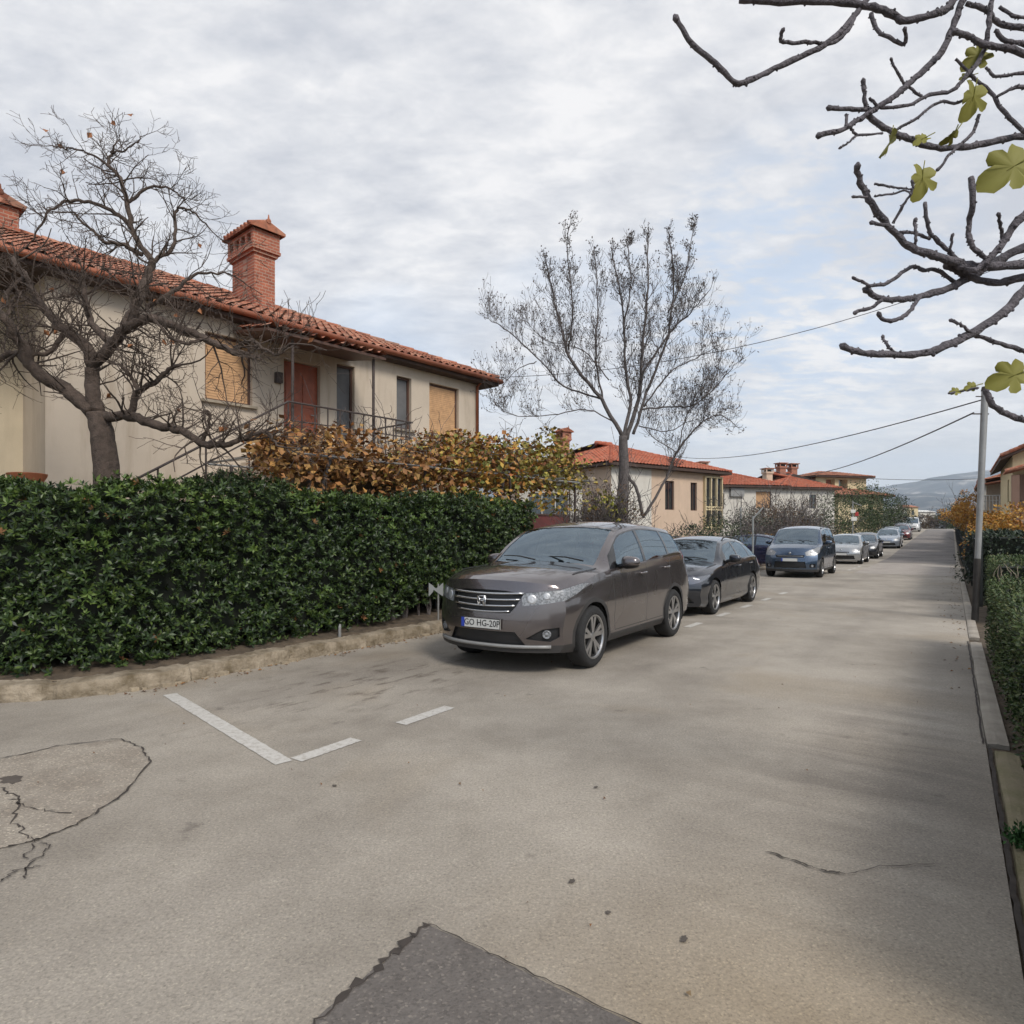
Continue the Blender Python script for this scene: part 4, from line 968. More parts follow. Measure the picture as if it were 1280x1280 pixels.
for pts, r0, r1 in limbs:
    N = len(pts); L = sum((pts[i+1]-pts[i]).length for i in range(N-1)); nt_ = int(L*10.5)+4
    for k in range(nt_):
        f = rv.uniform(.12, 1); i = min(N-2, int(f*(N-1))); ax = (pts[i+1]-pts[i]).normalized(); r = (r0+(r1-r0)*f)
        d = (ax*rv.uniform(.1,.7)+ax.cross(rvec()).normalized()+Vector((0,0,.25))).normalized()
        grow(mb, pts[i], d, rv.uniform(.28,.66)*(1.05-.22*ss(4.3,5.8,pts[i].z)), min(.013, r*.45), 2, .12, .75, 3, 4, tips, .0027, .6)
    grow(mb, pts[-1], pts[-1]-pts[-2], .5-.18*ss(4.3,5.8,pts[-1].z), min(.012,r1), 2, .1, .6, 4, 4, tips, .0022, .65)
mb.build('crown', M['bark'], tr)
M['leaf_dead'] = leafmat('withered_leaves', [(.13,.035,.02),(.22,.07,.03),(.30,.13,.05),(.16,.06,.03)], .7)
for k in range(30):
    p, d, r = rv.choice(tips); mb = MB(); leaf(mb, p, Vector((rv.uniform(-1,1),rv.uniform(-1,1),-.8)), rv.uniform(.06,.10), .07, None, .5); mb.build('dry_leaf', M['leaf_dead'], tr)
# ---- tall bare street tree in the middle
def z4(q): return (600+q[0]/2.976, 250+q[1]/2.976)
YM = 18.2
tb = P(778,670,YM); t2 = empty('bare_tree', (tb.x, YM, 0), 'tall leafless tree with upright branches standing behind the parked cars', 'tree', 'bare trees')
mb = MB(); limbs = []
def LM(zp, r0, r1, dz=None, amp=.03):
    dz = dz or [0]+[rv.uniform(-.9,.9)*i/len(zp) for i in range(1,len(zp))]
    a, b, c_ = limb(mb, zp, YM, r0*.52, r1*.5, z4, 7, amp, 5, dz); limbs.append((a,b,c_))
tk = wig([Vector((tb.x,YM,-.05)), P(778,640,YM), P(780,585,YM), P(779,545,YM)],5,.02); mb.tube(tk, [.19-.07*i/(len(tk)-1) for i in range(len(tk))], 12)
LM([(530,880),(450,740),(340,600),(310,500),(270,350),(245,230)],.12,.03)
LM([(530,890),(560,760),(540,620),(530,400),(490,180)],.11,.028)
LM([(455,740),(430,560),(440,380),(425,200)],.06,.02)
LM([(545,890),(590,740),(600,600),(620,380),(625,130)],.13,.028)
LM([(570,870),(620,720),(700,500),(720,280),(700,120)],.09,.024)
LM([(600,650),(700,500),(780,420),(850,340)],.06,.02)
LM([(450,740),(310,690),(210,580),(90,480),(40,450)],.055,.018)
LM([(600,780),(700,770),(800,760),(900,670),(950,610)],.05,.016)
LM([(535,1010),(580,1070),(600,1150),(608,1180)],.09,.10,[0,.1,.2,.3])
LM([(608,1175),(680,1060),(730,940),(800,850),(880,800),(940,830)],.085,.02,[.3,.3,.4,.5,.7,.8])
LM([(610,770),(700,650),(800,590),(890,540)],.05,.016)
LM([(330,560),(345,400),(325,200),(335,90)],.05,.018)
LM([(700,420),(760,280),(800,90)],.045,.016)
LM([(530,500),(560,330),(550,180),(560,160)],.04,.016)
LM([(480,670),(380,560),(240,520),(170,450)],.035,.014)
LM([(510,830),(400,780),(260,800),(120,800),(60,760)],.04,.014)
LM([(590,840),(700,860),(780,820),(860,830)],.035,.014)
LM([(210,600),(130,640),(70,720)],.03,.012)
LM([(730,940),(620,860),(640,800)],.03,.012)
LM([(740,930),(770,800),(860,700),(900,560)],.035,.014)
mb.build('trunk', M['bark_grey'], t2, smooth=True)
mb = MB(); tips = []
for pts, r0, r1 in limbs[:8]+limbs[9:]:
    N = len(pts); L = sum((pts[i+1]-pts[i]).length for i in range(N-1)); nt_ = int(L*9)+3
    for k in range(nt_):
        f = rv.uniform(.2, 1); i = min(N-2, int(f*(N-1))); ax = (pts[i+1]-pts[i]).normalized(); r = (r0+(r1-r0)*f)
        d = (ax*rv.uniform(.4,1.0)+ax.cross(rvec()).normalized()*.8+Vector((0,0,.45))).normalized()
        grow(mb, pts[i], d, rv.uniform(.4,1.0)*(1-.6*ss(7.5,9.6,pts[i].z)), min(.011, r*.4), 2, .42, .55, 3, 3, tips, .0038, .62)
    grow(mb, pts[-1], pts[-1]-pts[-2], .38-.2*ss(8,9.6,pts[-1].z), min(.012,r1), 2, .3, .5, 3, 3, tips, .0048, .6)
mb.build('crown', M['bark_grey'], t2)
M['seed'] = leafmat('shrivelled_buds', [(.05,.04,.03),(.10,.07,.05),(.07,.06,.06),(.14,.10,.06)], .9)
mb = MB()
for p, d, r in tips:
    if rv.random() < .26:
        q = p+rvec(.05); leaf(mb, q, rvec(), rv.uniform(.035,.08), .04, None, .5)
tag(mb.build('bud', M['seed'], t2), kind='stuff')

# ---- grape vine on its pipe frame between hedge and house
M['leaf_vine'] = leafmat('autumn_vine_leaves', [(.09,.045,.025),(.22,.09,.035),(.38,.17,.04),(.48,.25,.05),(.46,.31,.06),(.26,.24,.05),(.15,.17,.045),(.40,.13,.035)], .6)
pg = empty('pergola', F1(7,10.5,0), 'rusty pipe frame that carries the autumn vine between the hedge and the house', 'pergola')
PU0, PU1, PV0, PV1 = 4.9, 12.4, 8.6, 11.1
for uu in (5.3,7.6,9.9,12.2):
    for vv in (PV0,PV1):
        mb = MB(); mb.tube([F1(uu,vv,0),F1(uu,vv,2.68)],.03,6); mb.build('post', M['iron'], pg)
mb = MB()
for vv in (PV0,PV1): mb.tube([F1(PU0,vv,2.7),F1(PU1,vv,2.7)],.020,6)
for k in range(9): mb.tube([F1(PU0+.1+k*.93,PV0-.2,2.74),F1(PU0+.1+k*.93,PV1+.2,2.74)],.02,5)
mb.build('beam', M['steel'], pg)
vn = empty('grape_vine', F1(7,10.5,.0), 'orange, brown and yellow autumn vine spread over the pergola in front of the long house', 'vine')
mb = MB()
for uu, vv in ((5.6,PV0+.1),(9.7,PV0+.1),(12.0,PV1-.2)):
    b0 = F1(uu,vv,0); tk = wig([b0,b0+Vector((.05,0,.9)),b0+Vector((-.06,.05,1.8)),b0+Vector((.1,.1,2.7)),b0+F1.u*.9+Zv*2.95+F1.v*.5],5,.02); mb.tube(tk, [.045-.02*i/(len(tk)-1) for i in range(len(tk))], 6)
for k in range(170):
    p = F1(rv.uniform(PU0,PU1),rv.uniform(PV0-.2,PV1+.3),2.75+rv.uniform(-.05,.3)); grow(mb, p, Vector((rv.uniform(-1,1),rv.uniform(-1,1),rv.uniform(-.1,.8))), rv.uniform(.5,1.1), .009, 1, .0, .8, 3, 3, None, .004)
mb.build('stem', M['bark_grey'], vn)
mb = MB(); nl = 0
while nl < 15000:
    u_, v_ = rv.uniform(PU0-.7,PU1+.6), rv.uniform(PV0-.55,PV1+.5)
    if u_ < 4.3+(v_-8.6)*.65: continue
    den = noise.noise(Vector((u_*.9,v_*.9,2)))
    if den < -.22 and rv.random() < .75: continue
    amt = .26+.55*max(0,den+.35)+.45*noise.noise(Vector((u_*.6,v_*.8,1)))
    amt += .55*math.exp(-((u_-11.4)/1.6)**2)
    if u_ < 7: amt -= .04
    amt *= .55+.45*ss(6.5,9.5,u_)
    hang = .75 if v_ < PV0+.1 else .12
    z = 2.72+rv.uniform(-hang, max(.1,amt)*1.1)
    d = Vector((rv.uniform(-1,1),rv.uniform(-1,1),rv.uniform(-1.2,.3)))
    leaf(mb, F1(u_,v_,z), d, rv.uniform(.06,.14), rv.uniform(.06,.13), Vector((rv.uniform(-1,1),rv.uniform(-1,1),1.2)), .15, mi=(1 if rv.random() < 1-ss(6,9.5,u_)+.08 else (2 if rv.random() < ss(9.5,11.8,u_) else 0))); nl += 1
M['leaf_vine_b'] = leafmat('rusty_vine_leaves', [(.12,.065,.035),(.22,.11,.045),(.36,.16,.05),(.30,.19,.07),(.46,.24,.06)], .7)
M['leaf_vine_g'] = leafmat('yellow_green_vine_leaves', [(.14,.14,.035),(.26,.24,.045),(.38,.30,.055),(.22,.12,.04),(.17,.19,.045),(.42,.25,.05)], .6)
mb.build('foliage', [M['leaf_vine'], M['leaf_vine_b'], M['leaf_vine_g']], vn)
# ---- right-hand hedges
M['leaf_small'] = leafmat('small_hedge_leaves', [(.018,.034,.010),(.032,.060,.016),(.055,.090,.024),(.085,.12,.034),(.12,.12,.05)], .55)
def box_hedge(label, s0, s1, t0, t1, z1_, N, size, group, cat='hedge', zg=0, top_extra=1.0, gm='leaf_small', faces='ftse'):
    h = empty('hedge', RS((s0+s1)/2,(t0+t1)/2,zg), label, cat, group); mb = MB()
    def pz(s): return gz(s)
    A_f = (s1-s0)*(z1_), (s1-s0)*(t1-t0)*top_extra, (t1-t0)*z1_
    tot = A_f[0]+A_f[1]+A_f[2]
    def lf(p, o):
        bulge = noise.noise(p*2.0)*.06+noise.noise(p*6)*.03
        p = p+o*(bulge+rv.uniform(-.07,.03)); leaf(mb, p, o*.5+rvec(1.0)+Vector((0,0,.3)), size*rv.uniform(.7,1.3), size*.55, o+rvec(.7), .15)
    for i in range(int(N*A_f[0]/tot)): s = rv.uniform(s0,s1); lf(RS(s,t0,pz(s)+rv.uniform(.05,z1_)), RS(0,-1))
    for i in range(int(N*A_f[1]/tot)): s = rv.uniform(s0,s1); lf(RS(s,rv.uniform(t0,t1),pz(s)+z1_), Vector((0,0,1)))
    for i in range(int(N*A_f[2]/tot)): lf(RS(s0,rv.uniform(t0,t1),pz(s0)+rv.uniform(.05,z1_)), RS(-1,0))
    for i in range(int(N*.25*A_f[2]/tot)): lf(RS(s1,rv.uniform(t0,t1),pz(s1)+rv.uniform(.05,z1_)), RS(1,0))
    mb.build('foliage', M[gm], h)
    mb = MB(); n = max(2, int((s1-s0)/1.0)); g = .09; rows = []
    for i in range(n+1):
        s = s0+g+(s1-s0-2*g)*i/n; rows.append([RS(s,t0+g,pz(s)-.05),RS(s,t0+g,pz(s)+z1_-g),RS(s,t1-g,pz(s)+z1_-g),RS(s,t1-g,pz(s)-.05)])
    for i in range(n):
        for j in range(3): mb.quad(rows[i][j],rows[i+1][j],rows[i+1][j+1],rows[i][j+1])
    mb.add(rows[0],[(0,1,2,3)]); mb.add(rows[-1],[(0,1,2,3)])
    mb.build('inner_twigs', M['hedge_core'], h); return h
gh_ = 'clipped hedges on the right side of the street'
box_hedge('low clipped small-leaved hedge at the right edge, nearest of the right side', 2.2, 10.4, .40, 1.9, .90, 26000, .034, gh_)
box_hedge('dark green flat topped hedge behind the steel pole, beyond the nearest right hedge', 13.4, 16.2, .60, 6.5, 1.03, 17000, .045, gh_)
# small tuft by the right kerb
tf = MB(); s, t = st_of(1273,1058)
for k in range(260):
    p = RS(s+rv.gauss(0,.05), t+.02+rv.gauss(0,.035), .01+abs(rv.gauss(0,.03))); leaf(tf, p, Vector((rv.uniform(-1,1),rv.uniform(-1,1),1.0)), rv.uniform(.02,.04), .016, None, .2)
M['leaf_tuft'] = leafmat('tuft_leaves', [(.015,.05,.012),(.03,.09,.02),(.05,.13,.03)], .6)
tag(tf.build('weed_tuft', M['leaf_tuft'], org=RS(s,t,0)), 'small round tuft of green weed beside the mossy slab at the right edge', 'weed', kind='stuff')
# wispy shoots at the hedge corner
mb = MB()
for k in range(7):
    p = RS(10.42,.55+rv.uniform(-.1,.2),.75+rv.uniform(0,.15)); mb.tube(wig([p, p+Vector((-.05,0,.12))+rvec(.05), p+Vector((-.09,0,.28))+rvec(.08)],3,.01),[.008,.007,.006,.005,.004,.003,.003],4)
ob = mb.build('dry_shoots', mat('pale_dry_stem',(.36,.30,.22),.9,.2), org=RS(10.42,.6,.75)); tag(ob,'pale dry shoots sticking up at the far corner of the nearest right hedge','plant')
# ---- fence along the right side with dark ivy behind
M['fence'] = mat('dark_fence_paint', (.018,.022,.02), .6, .2)
def fence(label, s0, s1, t, h_, m_, group, step=2.0, bar=.13):
    f = empty('fence', RS((s0+s1)/2,t,gz((s0+s1)/2)), label, 'fence', group)
    n = max(1,int((s1-s0)/step))
    for i in range(n+1):
        s = s0+(s1-s0)*i/n; mb = MB(); mb.box(RS(s,t,gz(s)+h_/2),(.07,.07,h_+.08),(RS(1,0),RS(0,1),Zv)); mb.build('post', m_, f)
    mb = MB(); nb = int((s1-s0)/bar)
    for i in range(nb):
        s = s0+(i+.5)*bar; mb.box(RS(s,t+.03,gz(s)+h_/2+.05),(.02,.02,h_-.08),(RS(1,0),RS(0,1),Zv))
    for zf in (.14,.95):
        for i in range(n):
            a, b = s0+(s1-s0)*i/n, s0+(s1-s0)*(i+1)/n; mb.tube([RS(a,t,gz(a)+h_*zf),RS(b,t,gz(b)+h_*zf)],.022,4)
    mb.build('bar_panel', m_, f); return f
gf = 'dark fences along the right side'
fence('dark bar fence right behind the steel pole', 16.6, 34, .50, 1.45, M['fence'], gf)
fence('dark bar fence further up the right side, before the crest', 36, 62, .45, 1.3, M['fence'], gf, 2.6, .2)
fence('farthest dark bar fence on the right, climbing to the crest', 64, 100, .40, 1.25, M['fence'], gf, 3.6, .3)
M['leaf_dark'] = leafmat('dark_evergreen_leaves', [(.010,.018,.012),(.018,.032,.016),(.03,.05,.022),(.045,.065,.03)], .5)
M['leaf_grey'] = leafmat('greygreen_leaves', [(.045,.055,.040),(.075,.085,.06),(.10,.10,.075),(.06,.055,.04)], .7)
M['leaf_green'] = leafmat('mid_green_leaves', [(.020,.035,.012),(.035,.060,.02),(.06,.09,.03),(.09,.11,.04)], .6)
M['leaf_brown'] = leafmat('brown_leaves', [(.07,.045,.03),(.12,.07,.04),(.17,.10,.06),(.09,.07,.045),(.14,.12,.06)], .8)
M['leaf_orange'] = leafmat('orange_leaves', [(.36,.13,.025),(.50,.23,.035),(.54,.31,.05),(.30,.15,.04),(.44,.30,.07)], .6)
M['leaf_yellowgreen'] = leafmat('yellow_green_leaves', [(.30,.30,.04),(.2,.22,.05),(.4,.34,.06),(.12,.14,.04)], .6)
box_hedge('dark ivy hedge behind the bar fence on the right', 16.8, 34, .62, 1.5, 1.5, 15000, .075, gh_, gm='leaf_dark')
box_hedge('far dark hedge climbing to the crest on the right', 36, 105, .62, 1.6, 1.4, 15000, .13, gh_, gm='leaf_dark')
# ---- shrubs and trees
def shrub(label, c, rx, ry, h_, N, size, lm, cat='shrub', group=None, trunk=0.0, name='shrub', bm_='bark_grey', twigs=0, dens=.0, shape=1.0, ybias=0, rmin=.006):
    """trunk = height of the crown's bottom; crown = leaf clumps through a lumpy ellipsoid volume"""
    c = Vector(c); o = empty(name, c, label, cat, group)
    mb = MB(); nst = 1 if trunk > .5 else 4; ch = h_-trunk; mid = c+Vector((0,0,trunk+ch*.45))
    for k in range(nst):
        b = c+Vector((rv.uniform(-.3,.3)*rx*(nst>1),rv.uniform(-.3,.3)*ry*(nst>1),-.1)); tk = wig([b, b.lerp(mid,.5)+rvec(.1*rx), mid+rvec(.2*rx)],4,.03)
        r = .05+.03*h_*(nst==1)/1.5; mb.tube(tk, [r*(1-.6*i/(len(tk)-1)) for i in range(len(tk))], 6)
    for k in range(10+twigs):
        d = Vector((rv.uniform(-1,1)*rx,rv.uniform(-1,1)*ry,rv.uniform(-.1,1)*ch*.6)); L = d.length*rv.uniform(.7,1.05)
        grow(mb, c+Vector((0,0,trunk*.9+ch*rv.uniform(.05,.4)))+Vector((d.x*.1,d.y*.1,0)), d, L, .012+.004*h_, 1 if not twigs else 2, .25, .5, 4, 3, None, rmin)
    mb.build('trunk', M[bm_], o)
    mb = MB(); seed = Vector((rv.uniform(0,50),rv.uniform(0,50),0)); clumps = []
    for k in range(max(8,int(N/55))):
        for tr_ in range(20):
            q = rvec(1.0)
            if q.length < .35 or rv.random() < .25: continue
            q.z = q.z if q.z > 0 else q.z*.85
            pn = noise.noise(q*1.8+seed)
            q = q*(1+.35*pn); break
        clumps.append(mid+Vector((q.x*rx,q.y*ry,q.z*ch*.52)))
    for p in clumps:
        cr = .22*(rx+ry+ch)/3*rv.uniform(.5,1.15)
        for k in range(int(N/len(clumps))):
            dq = rvec(1.0); q = p+Vector((dq.x*cr*1.2,dq.y*cr*1.2,dq.z*cr*.8))
            if q.z < c.z+.02: continue
            leaf(mb, q, dq+Vector((0,0,.2)), size*rv.uniform(.7,1.4), size*rv.uniform(.5,.9), None, .2)
    mb.build('crown', M[lm], o); return o
def G(px, Y, z=None):     # ground point under a photo column at depth Y
    x = (px-640)/800*Y; s = x*ST+Y*CT; return Vector((x, Y, gz(s) if z is None else z))
gs = 'shrubs along the left side of the street'
shrub('dense grey twiggy shrub beside the trunk of the tall bare tree', G(756,17.2), .85,.8,3.0, 3600,.05,'leaf_brown',group=gs,twigs=110)
shrub('brown twiggy bush between the red garage door and the bare tree', G(727,20), .9,.9,2.9, 1800,.05,'leaf_brown',group=gs,twigs=40)
shrub('little yellow leaved sapling below the crown of the bare tree', G(762,17), .5,.4,2.6, 130,.12,'leaf_yellowgreen',group=gs,trunk=1.8)
shrub('low dark bush just behind the roof of the brown car', G(815,20), 1.5,.9,1.65, 2600,.07,'leaf_green',group=gs)
shrub('low dark green bush with twigs in front of the cream house', G(850,22), 1.5,.9,1.75, 2600,.07,'leaf_dark',group=gs,twigs=10)
shrub('yellow green bush in front of the white house corner', G(895,24), 1.5,1.0,2.1, 2600,.07,'leaf_green',group=gs)
shrub('grey green olive like shrub in front of the white house', G(915,30), 2.0,1.4,3.0, 2900,.09,'leaf_grey',group=gs,twigs=14)
shrub('brown leafless bush behind the dark blue car', G(962,34), 2.0,1.5,3.1, 1800,.09,'leaf_brown',group=gs,twigs=40,rmin=.01)
shrub('reddish brown shrub above the blue van', G(1000,37), 2.1,1.5,3.1, 2600,.09,'leaf_brown',group=gs,twigs=30,rmin=.01)
shrub('small yellow orange bush just left of the blue van', G(949,31), .9,.7,1.8, 700,.09,'leaf_orange',group=gs)
shrub('twiggy grey shrub under the eave of the second white house', G(980,46), 2.6,2,4.3, 1900,.10,'leaf_brown',group=gs,twigs=50,rmin=.014)
shrub('dark green bush behind the blue van roof', G(1028,43), 2.2,1.6,3.1, 2800,.10,'leaf_green',group=gs)
shrub('broad dark green tree beside the small post with signs', G(1062,55), 3.4,2.5,5.0, 5200,.13,'leaf_green',group=gs,trunk=.4,name='round_tree',cat='tree')
shrub('bushy dark tree in front of the loggia house', G(1092,68), 3.3,2.5,5.6, 5200,.14,'leaf_green',group=gs,trunk=.4,name='round_tree',cat='tree')
shrub('darkest evergreen at the corner of the loggia house', G(1112,80), 2.6,2.2,5.2, 3000,.16,'leaf_dark',group=gs,trunk=.4,name='round_tree',cat='tree')
shrub('brown hedge like bush beyond the last parked cars', G(1124,100), 2.0,2.2,3.6, 1600,.2,'leaf_brown',group=gs)
gt = 'brush at the crest of the street'
for px, Y, h_, lm, lb in ((1158,124,3.4,'leaf_brown','brown brush left of the road end on the crest'),(1170,128,3.7,'leaf_grey','grey brush at the middle of the road end'),(1182,126,4.2,'leaf_grey','grey green brush right of the road end'),(1192,112,4.4,'leaf_green','green bush where the right fence meets the crest')):
    shrub(lb, G(px,Y), 2.4,2.0,h_, 1500,.2,lm,group=gt,twigs=10,rmin=.02)
ga = 'trees behind the right fences'
shrub('low orange foliage above the far fence left of the steel pole', G(1206,62), 2.0,1.8,3.4, 3000,.15,'leaf_orange',group=ga,trunk=1.5,name='autumn_tree',cat='tree')
shrub('orange tree crown just left of the steel pole', G(1215,40), 1.1,1.1,3.2, 2600,.11,'leaf_orange',group=ga,trunk=1.6,name='autumn_tree',cat='tree')
shrub('taller orange red tree under the low canopy', G(1215,50), 1.2,1.2,4.7, 2000,.12,'leaf_orange',group=ga,trunk=1.6,name='autumn_tree',cat='tree')
shrub('small golden bush right behind the steel pole', G(1240,27), 1.0,1.0,2.2, 1700,.09,'leaf_orange',group=ga,name='autumn_tree',cat='tree')
shrub('large golden orange tree at the right edge in front of the cream gabled house', G(1276,20), 1.25,1.3,2.45, 5200,.085,'leaf_orange',group=ga,trunk=.5,name='autumn_tree',cat='tree')
shrub('dark slim conifer left of the steel pole behind the fence', G(1203,70), .9,.9,5.4, 1500,.14,'leaf_dark',group=ga,name='conifer',cat='tree')
shrub('very dark rounded shrub behind the fence right of the steel pole', G(1240,18), .75,.8,1.65, 3800,.06,'leaf_dark',group=ga)
# white picket bit by the golden tree
pf = MB()
for k in range(12): p = RS(18.4+.0*k, 1.75+k*.12, .55); pf.box(p,(.03,.08,1.1),(RS(1,0),RS(0,1),Zv))
for z_ in (.3,.9): pf.box(RS(18.44,2.4,z_),(.03,1.5,.06),(RS(1,0),RS(0,1),Zv))
tag(pf.build('picket_fence', M['white'], org=RS(18.4,2.4,0)), 'short white picket fence under the golden tree at the right edge', 'fence')
# ---- fig branches hanging in from the upper right
def z7(q): return (840+q[0]/2.37, q[1]/2.37)
YF = 2.35; fg = empty('fig_tree', (3.35, 2.3, 0), 'fig tree whose knobbly branches with few yellow green leaves hang in at upper right', 'tree')
mb = MB(); buds = MB()
HUB = P(1560, 330, YF+.1); HUBT = P(1500,-120,YF+.2)
def FB(zp, r0, r1, ext=None, y0=0, y1=0, knob=True):
    pts = [P(*z7(q), YF+y0+(y1-y0)*i/(len(zp)-1)+rv.uniform(-.015,.015)) for i, q in enumerate(zp)]
    if ext is not None: pts = [ext, pts[0]+(pts[0]-pts[1]).normalized()*.16+(ext-pts[0])*.12]+pts
    w_ = wig(pts, 5, .003); N = len(w_); st_ = 10 if ext is not None else 0
    rad = [(r0*1.5+(r0-r0*1.5)*i/max(1,st_)) if i < st_ else r0+(r1-r0)*(i-st_)/(N-1-st_) for i in range(N)]
    rad = [r*rv.uniform(.88,1.14) for r in rad]
    # swollen blunt tip
    mb.tube(w_, rad, 8); mb.tube([w_[-1]-(w_[-1]-w_[-2]).normalized()*.004, w_[-1]+(w_[-1]-w_[-2]).normalized()*r1*1.2, w_[-1]+(w_[-1]-w_[-2]).normalized()*r1*2.4],[r1*1.1,r1*1.35,r1*.4],7)
    for i in range(st_+1, N-1):
        for q_ in range(2):
            if rv.random() < .42:
                ax = (w_[i+1]-w_[i]).normalized(); sd_ = ax.cross(rvec()).normalized(); r = rad[i]; j = w_[i].lerp(w_[i+1], rv.random())
                buds.tube([j+sd_*r*.6, j+sd_*r*1.12, j+sd_*(r*1.2+.002)],[r*.55,r*.38,r*.2],5)
    return w_
FB([(1043,735),(950,780),(900,810),(830,850),(760,872),(700,885),(620,885),(580,862)],.0165,.009,HUB,.1,-.1)
FB([(735,878),(710,915),(680,942),(640,952),(615,935)],.0075,.0065,None,-.05,-.15)
FB([(625,888),(590,910),(545,925)],.0065,.006,None,-.1,-.1)
FB([(592,868),(585,848),(640,838),(690,800),(720,790),(745,800),(785,802),(835,835)],.006,.007,None,-.1,.0)
FB([(590,850),(565,835),(540,825)],.005,.0045,None,-.1,-.1)
FB([(1043,785),(930,790),(850,778),(760,752),(700,728),(640,668),(590,600),(562,550),(548,500)],.016,.0085,HUB,.0,-.2)
FB([(640,668),(595,660)],.006,.006,None,-.15,-.2); FB([(655,662),(685,610),(712,565),(712,540)],.0055,.004,None,-.1,-.15)
FB([(578,583),(540,583)],.004,.004,None,-.2,-.2); FB([(600,580),(640,577),(690,566),(706,574)],.004,.003,None,-.2,-.2); FB([(600,545),(640,551),(670,556),(708,560)],.004,.003,None,-.2,-.2)
FB([(680,690),(720,690),(760,706)],.006,.005,None,-.1,-.05); FB([(720,725),(722,690),(720,655)],.0055,.0055,None,-.1,-.1)
FB([(750,600),(752,640),(765,690),(800,725),(850,775)],.006,.008,None,-.1,-.05); FB([(825,745),(830,700)],.0045,.0045,None,-.1,-.1)
FB([(1043,822),(960,837),(880,820),(820,790)],.015,.011,HUB,.05,0)
FB([(1043,640),(1000,690),(960,745),(900,800),(860,790)],.014,.010,HUB,-.05,-.05)
FB([(885,525),(892,600),(880,660),(882,710),(900,740),(930,765)],.0095,.008,None,-.1,-.05); FB([(980,715),(975,680),(968,638)],.006,.0055,None,-.05,-.1)
FB([(1043,862),(990,920),(880,992),(820,1020),(750,1045),(650,1050),(560,1045),(515,1030)],.0165,.0095,HUB,-.1,-.25)
FB([(890,990),(860,965),(830,950)],.0055,.005,None,-.15,-.2); FB([(660,1048),(640,1025),(625,1000)],.005,.0045,None,-.2,-.2)
FB([(1100,1060),(1043,1040),(960,1015),(895,992)],.009,.007,HUB,-.1,-.12)
FB([(1043,160),(980,140),(920,130),(880,108),(840,95)],.0125,.009,HUB,0,-.1)
FB([(870,-10),(840,60),(800,150),(755,200),(700,250),(650,290),(600,325),(560,350),(500,385),(440,400)],.012,.0085,HUBT,0,-.15)
FB([(590,325),(540,325),(470,320)],.008,.0075,None,-.1,-.15); FB([(572,322),(570,280),(567,245)],.007,.0065,None,-.1,-.1); FB([(515,340),(516,370)],.005,.005,None,-.12,-.12)
FB([(1043,405),(930,425),(850,437),(770,435),(700,410),(640,385),(585,345)],.0125,.009,HUB,.05,-.1)
FB([(530,378),(550,400),(620,395)],.005,.0035,None,-.1,-.1); FB([(550,400),(520,425),(500,437)],.004,.0035,None,-.1,-.1)
FB([(655,392),(730,345),(790,305),(850,302),(915,262)],.005,.005,None,-.05,-.05)
FB([(585,290),(620,318),(700,310),(760,282),(830,268),(880,215),(925,150),(940,60),(950,-10)],.005,.009,None,-.1,0)
FB([(740,285),(690,250),(665,210),(650,178)],.0055,.004,None,-.05,-.1)
FB([(200,0),(320,5),(480,5),(580,18),(650,40),(690,62),(780,42),(820,20),(840,-10)],.0115,.013,None,0,0)
FB([(560,20),(500,95),(420,150),(320,195),(240,235),(190,245),(130,190),(60,130),(15,60)],.0105,.0085,P(1200,-150,YF),0,-.2)
FB([(545,40),(520,90),(470,130),(410,125),(330,125),(325,95)],.0075,.006,None,0,-.1)
FB([(590,40),(605,85),(650,115),(688,130),(690,90)],.008,.006,None,0,-.05)
FB([(910,340),(885,400),(830,450),(790,500)],.006,.005,None,-.05,-.1)
FB([(880,220),(940,270),(990,340),(1043,390),(1110,420)],.006,.009,None,0,0); FB([(960,290),(1000,265),(1043,257),(1110,240)],.0055,.008,None,0,0)
FB([(930,200),(965,228),(1043,215),(1110,215)],.0045,.007,None,0,0); FB([(840,175),(880,212)],.0045,.0045,None,0,0)
FB([(930,1155),(950,1200),(990,1225),(1043,1245),(1120,1260)],.0095,.011,None,-.1,0); FB([(820,1165),(860,1160),(900,1150)],.004,.004,None,-.1,-.1)
FB([(870,10),(930,30),(970,70),(1043,82),(1120,90)],.008,.01,None,0,0); FB([(970,20),(1010,45),(1060,55)],.006,.006,None,0,0)
FB([(955,90),(990,120),(1043,130)],.007,.009,None,0,0)
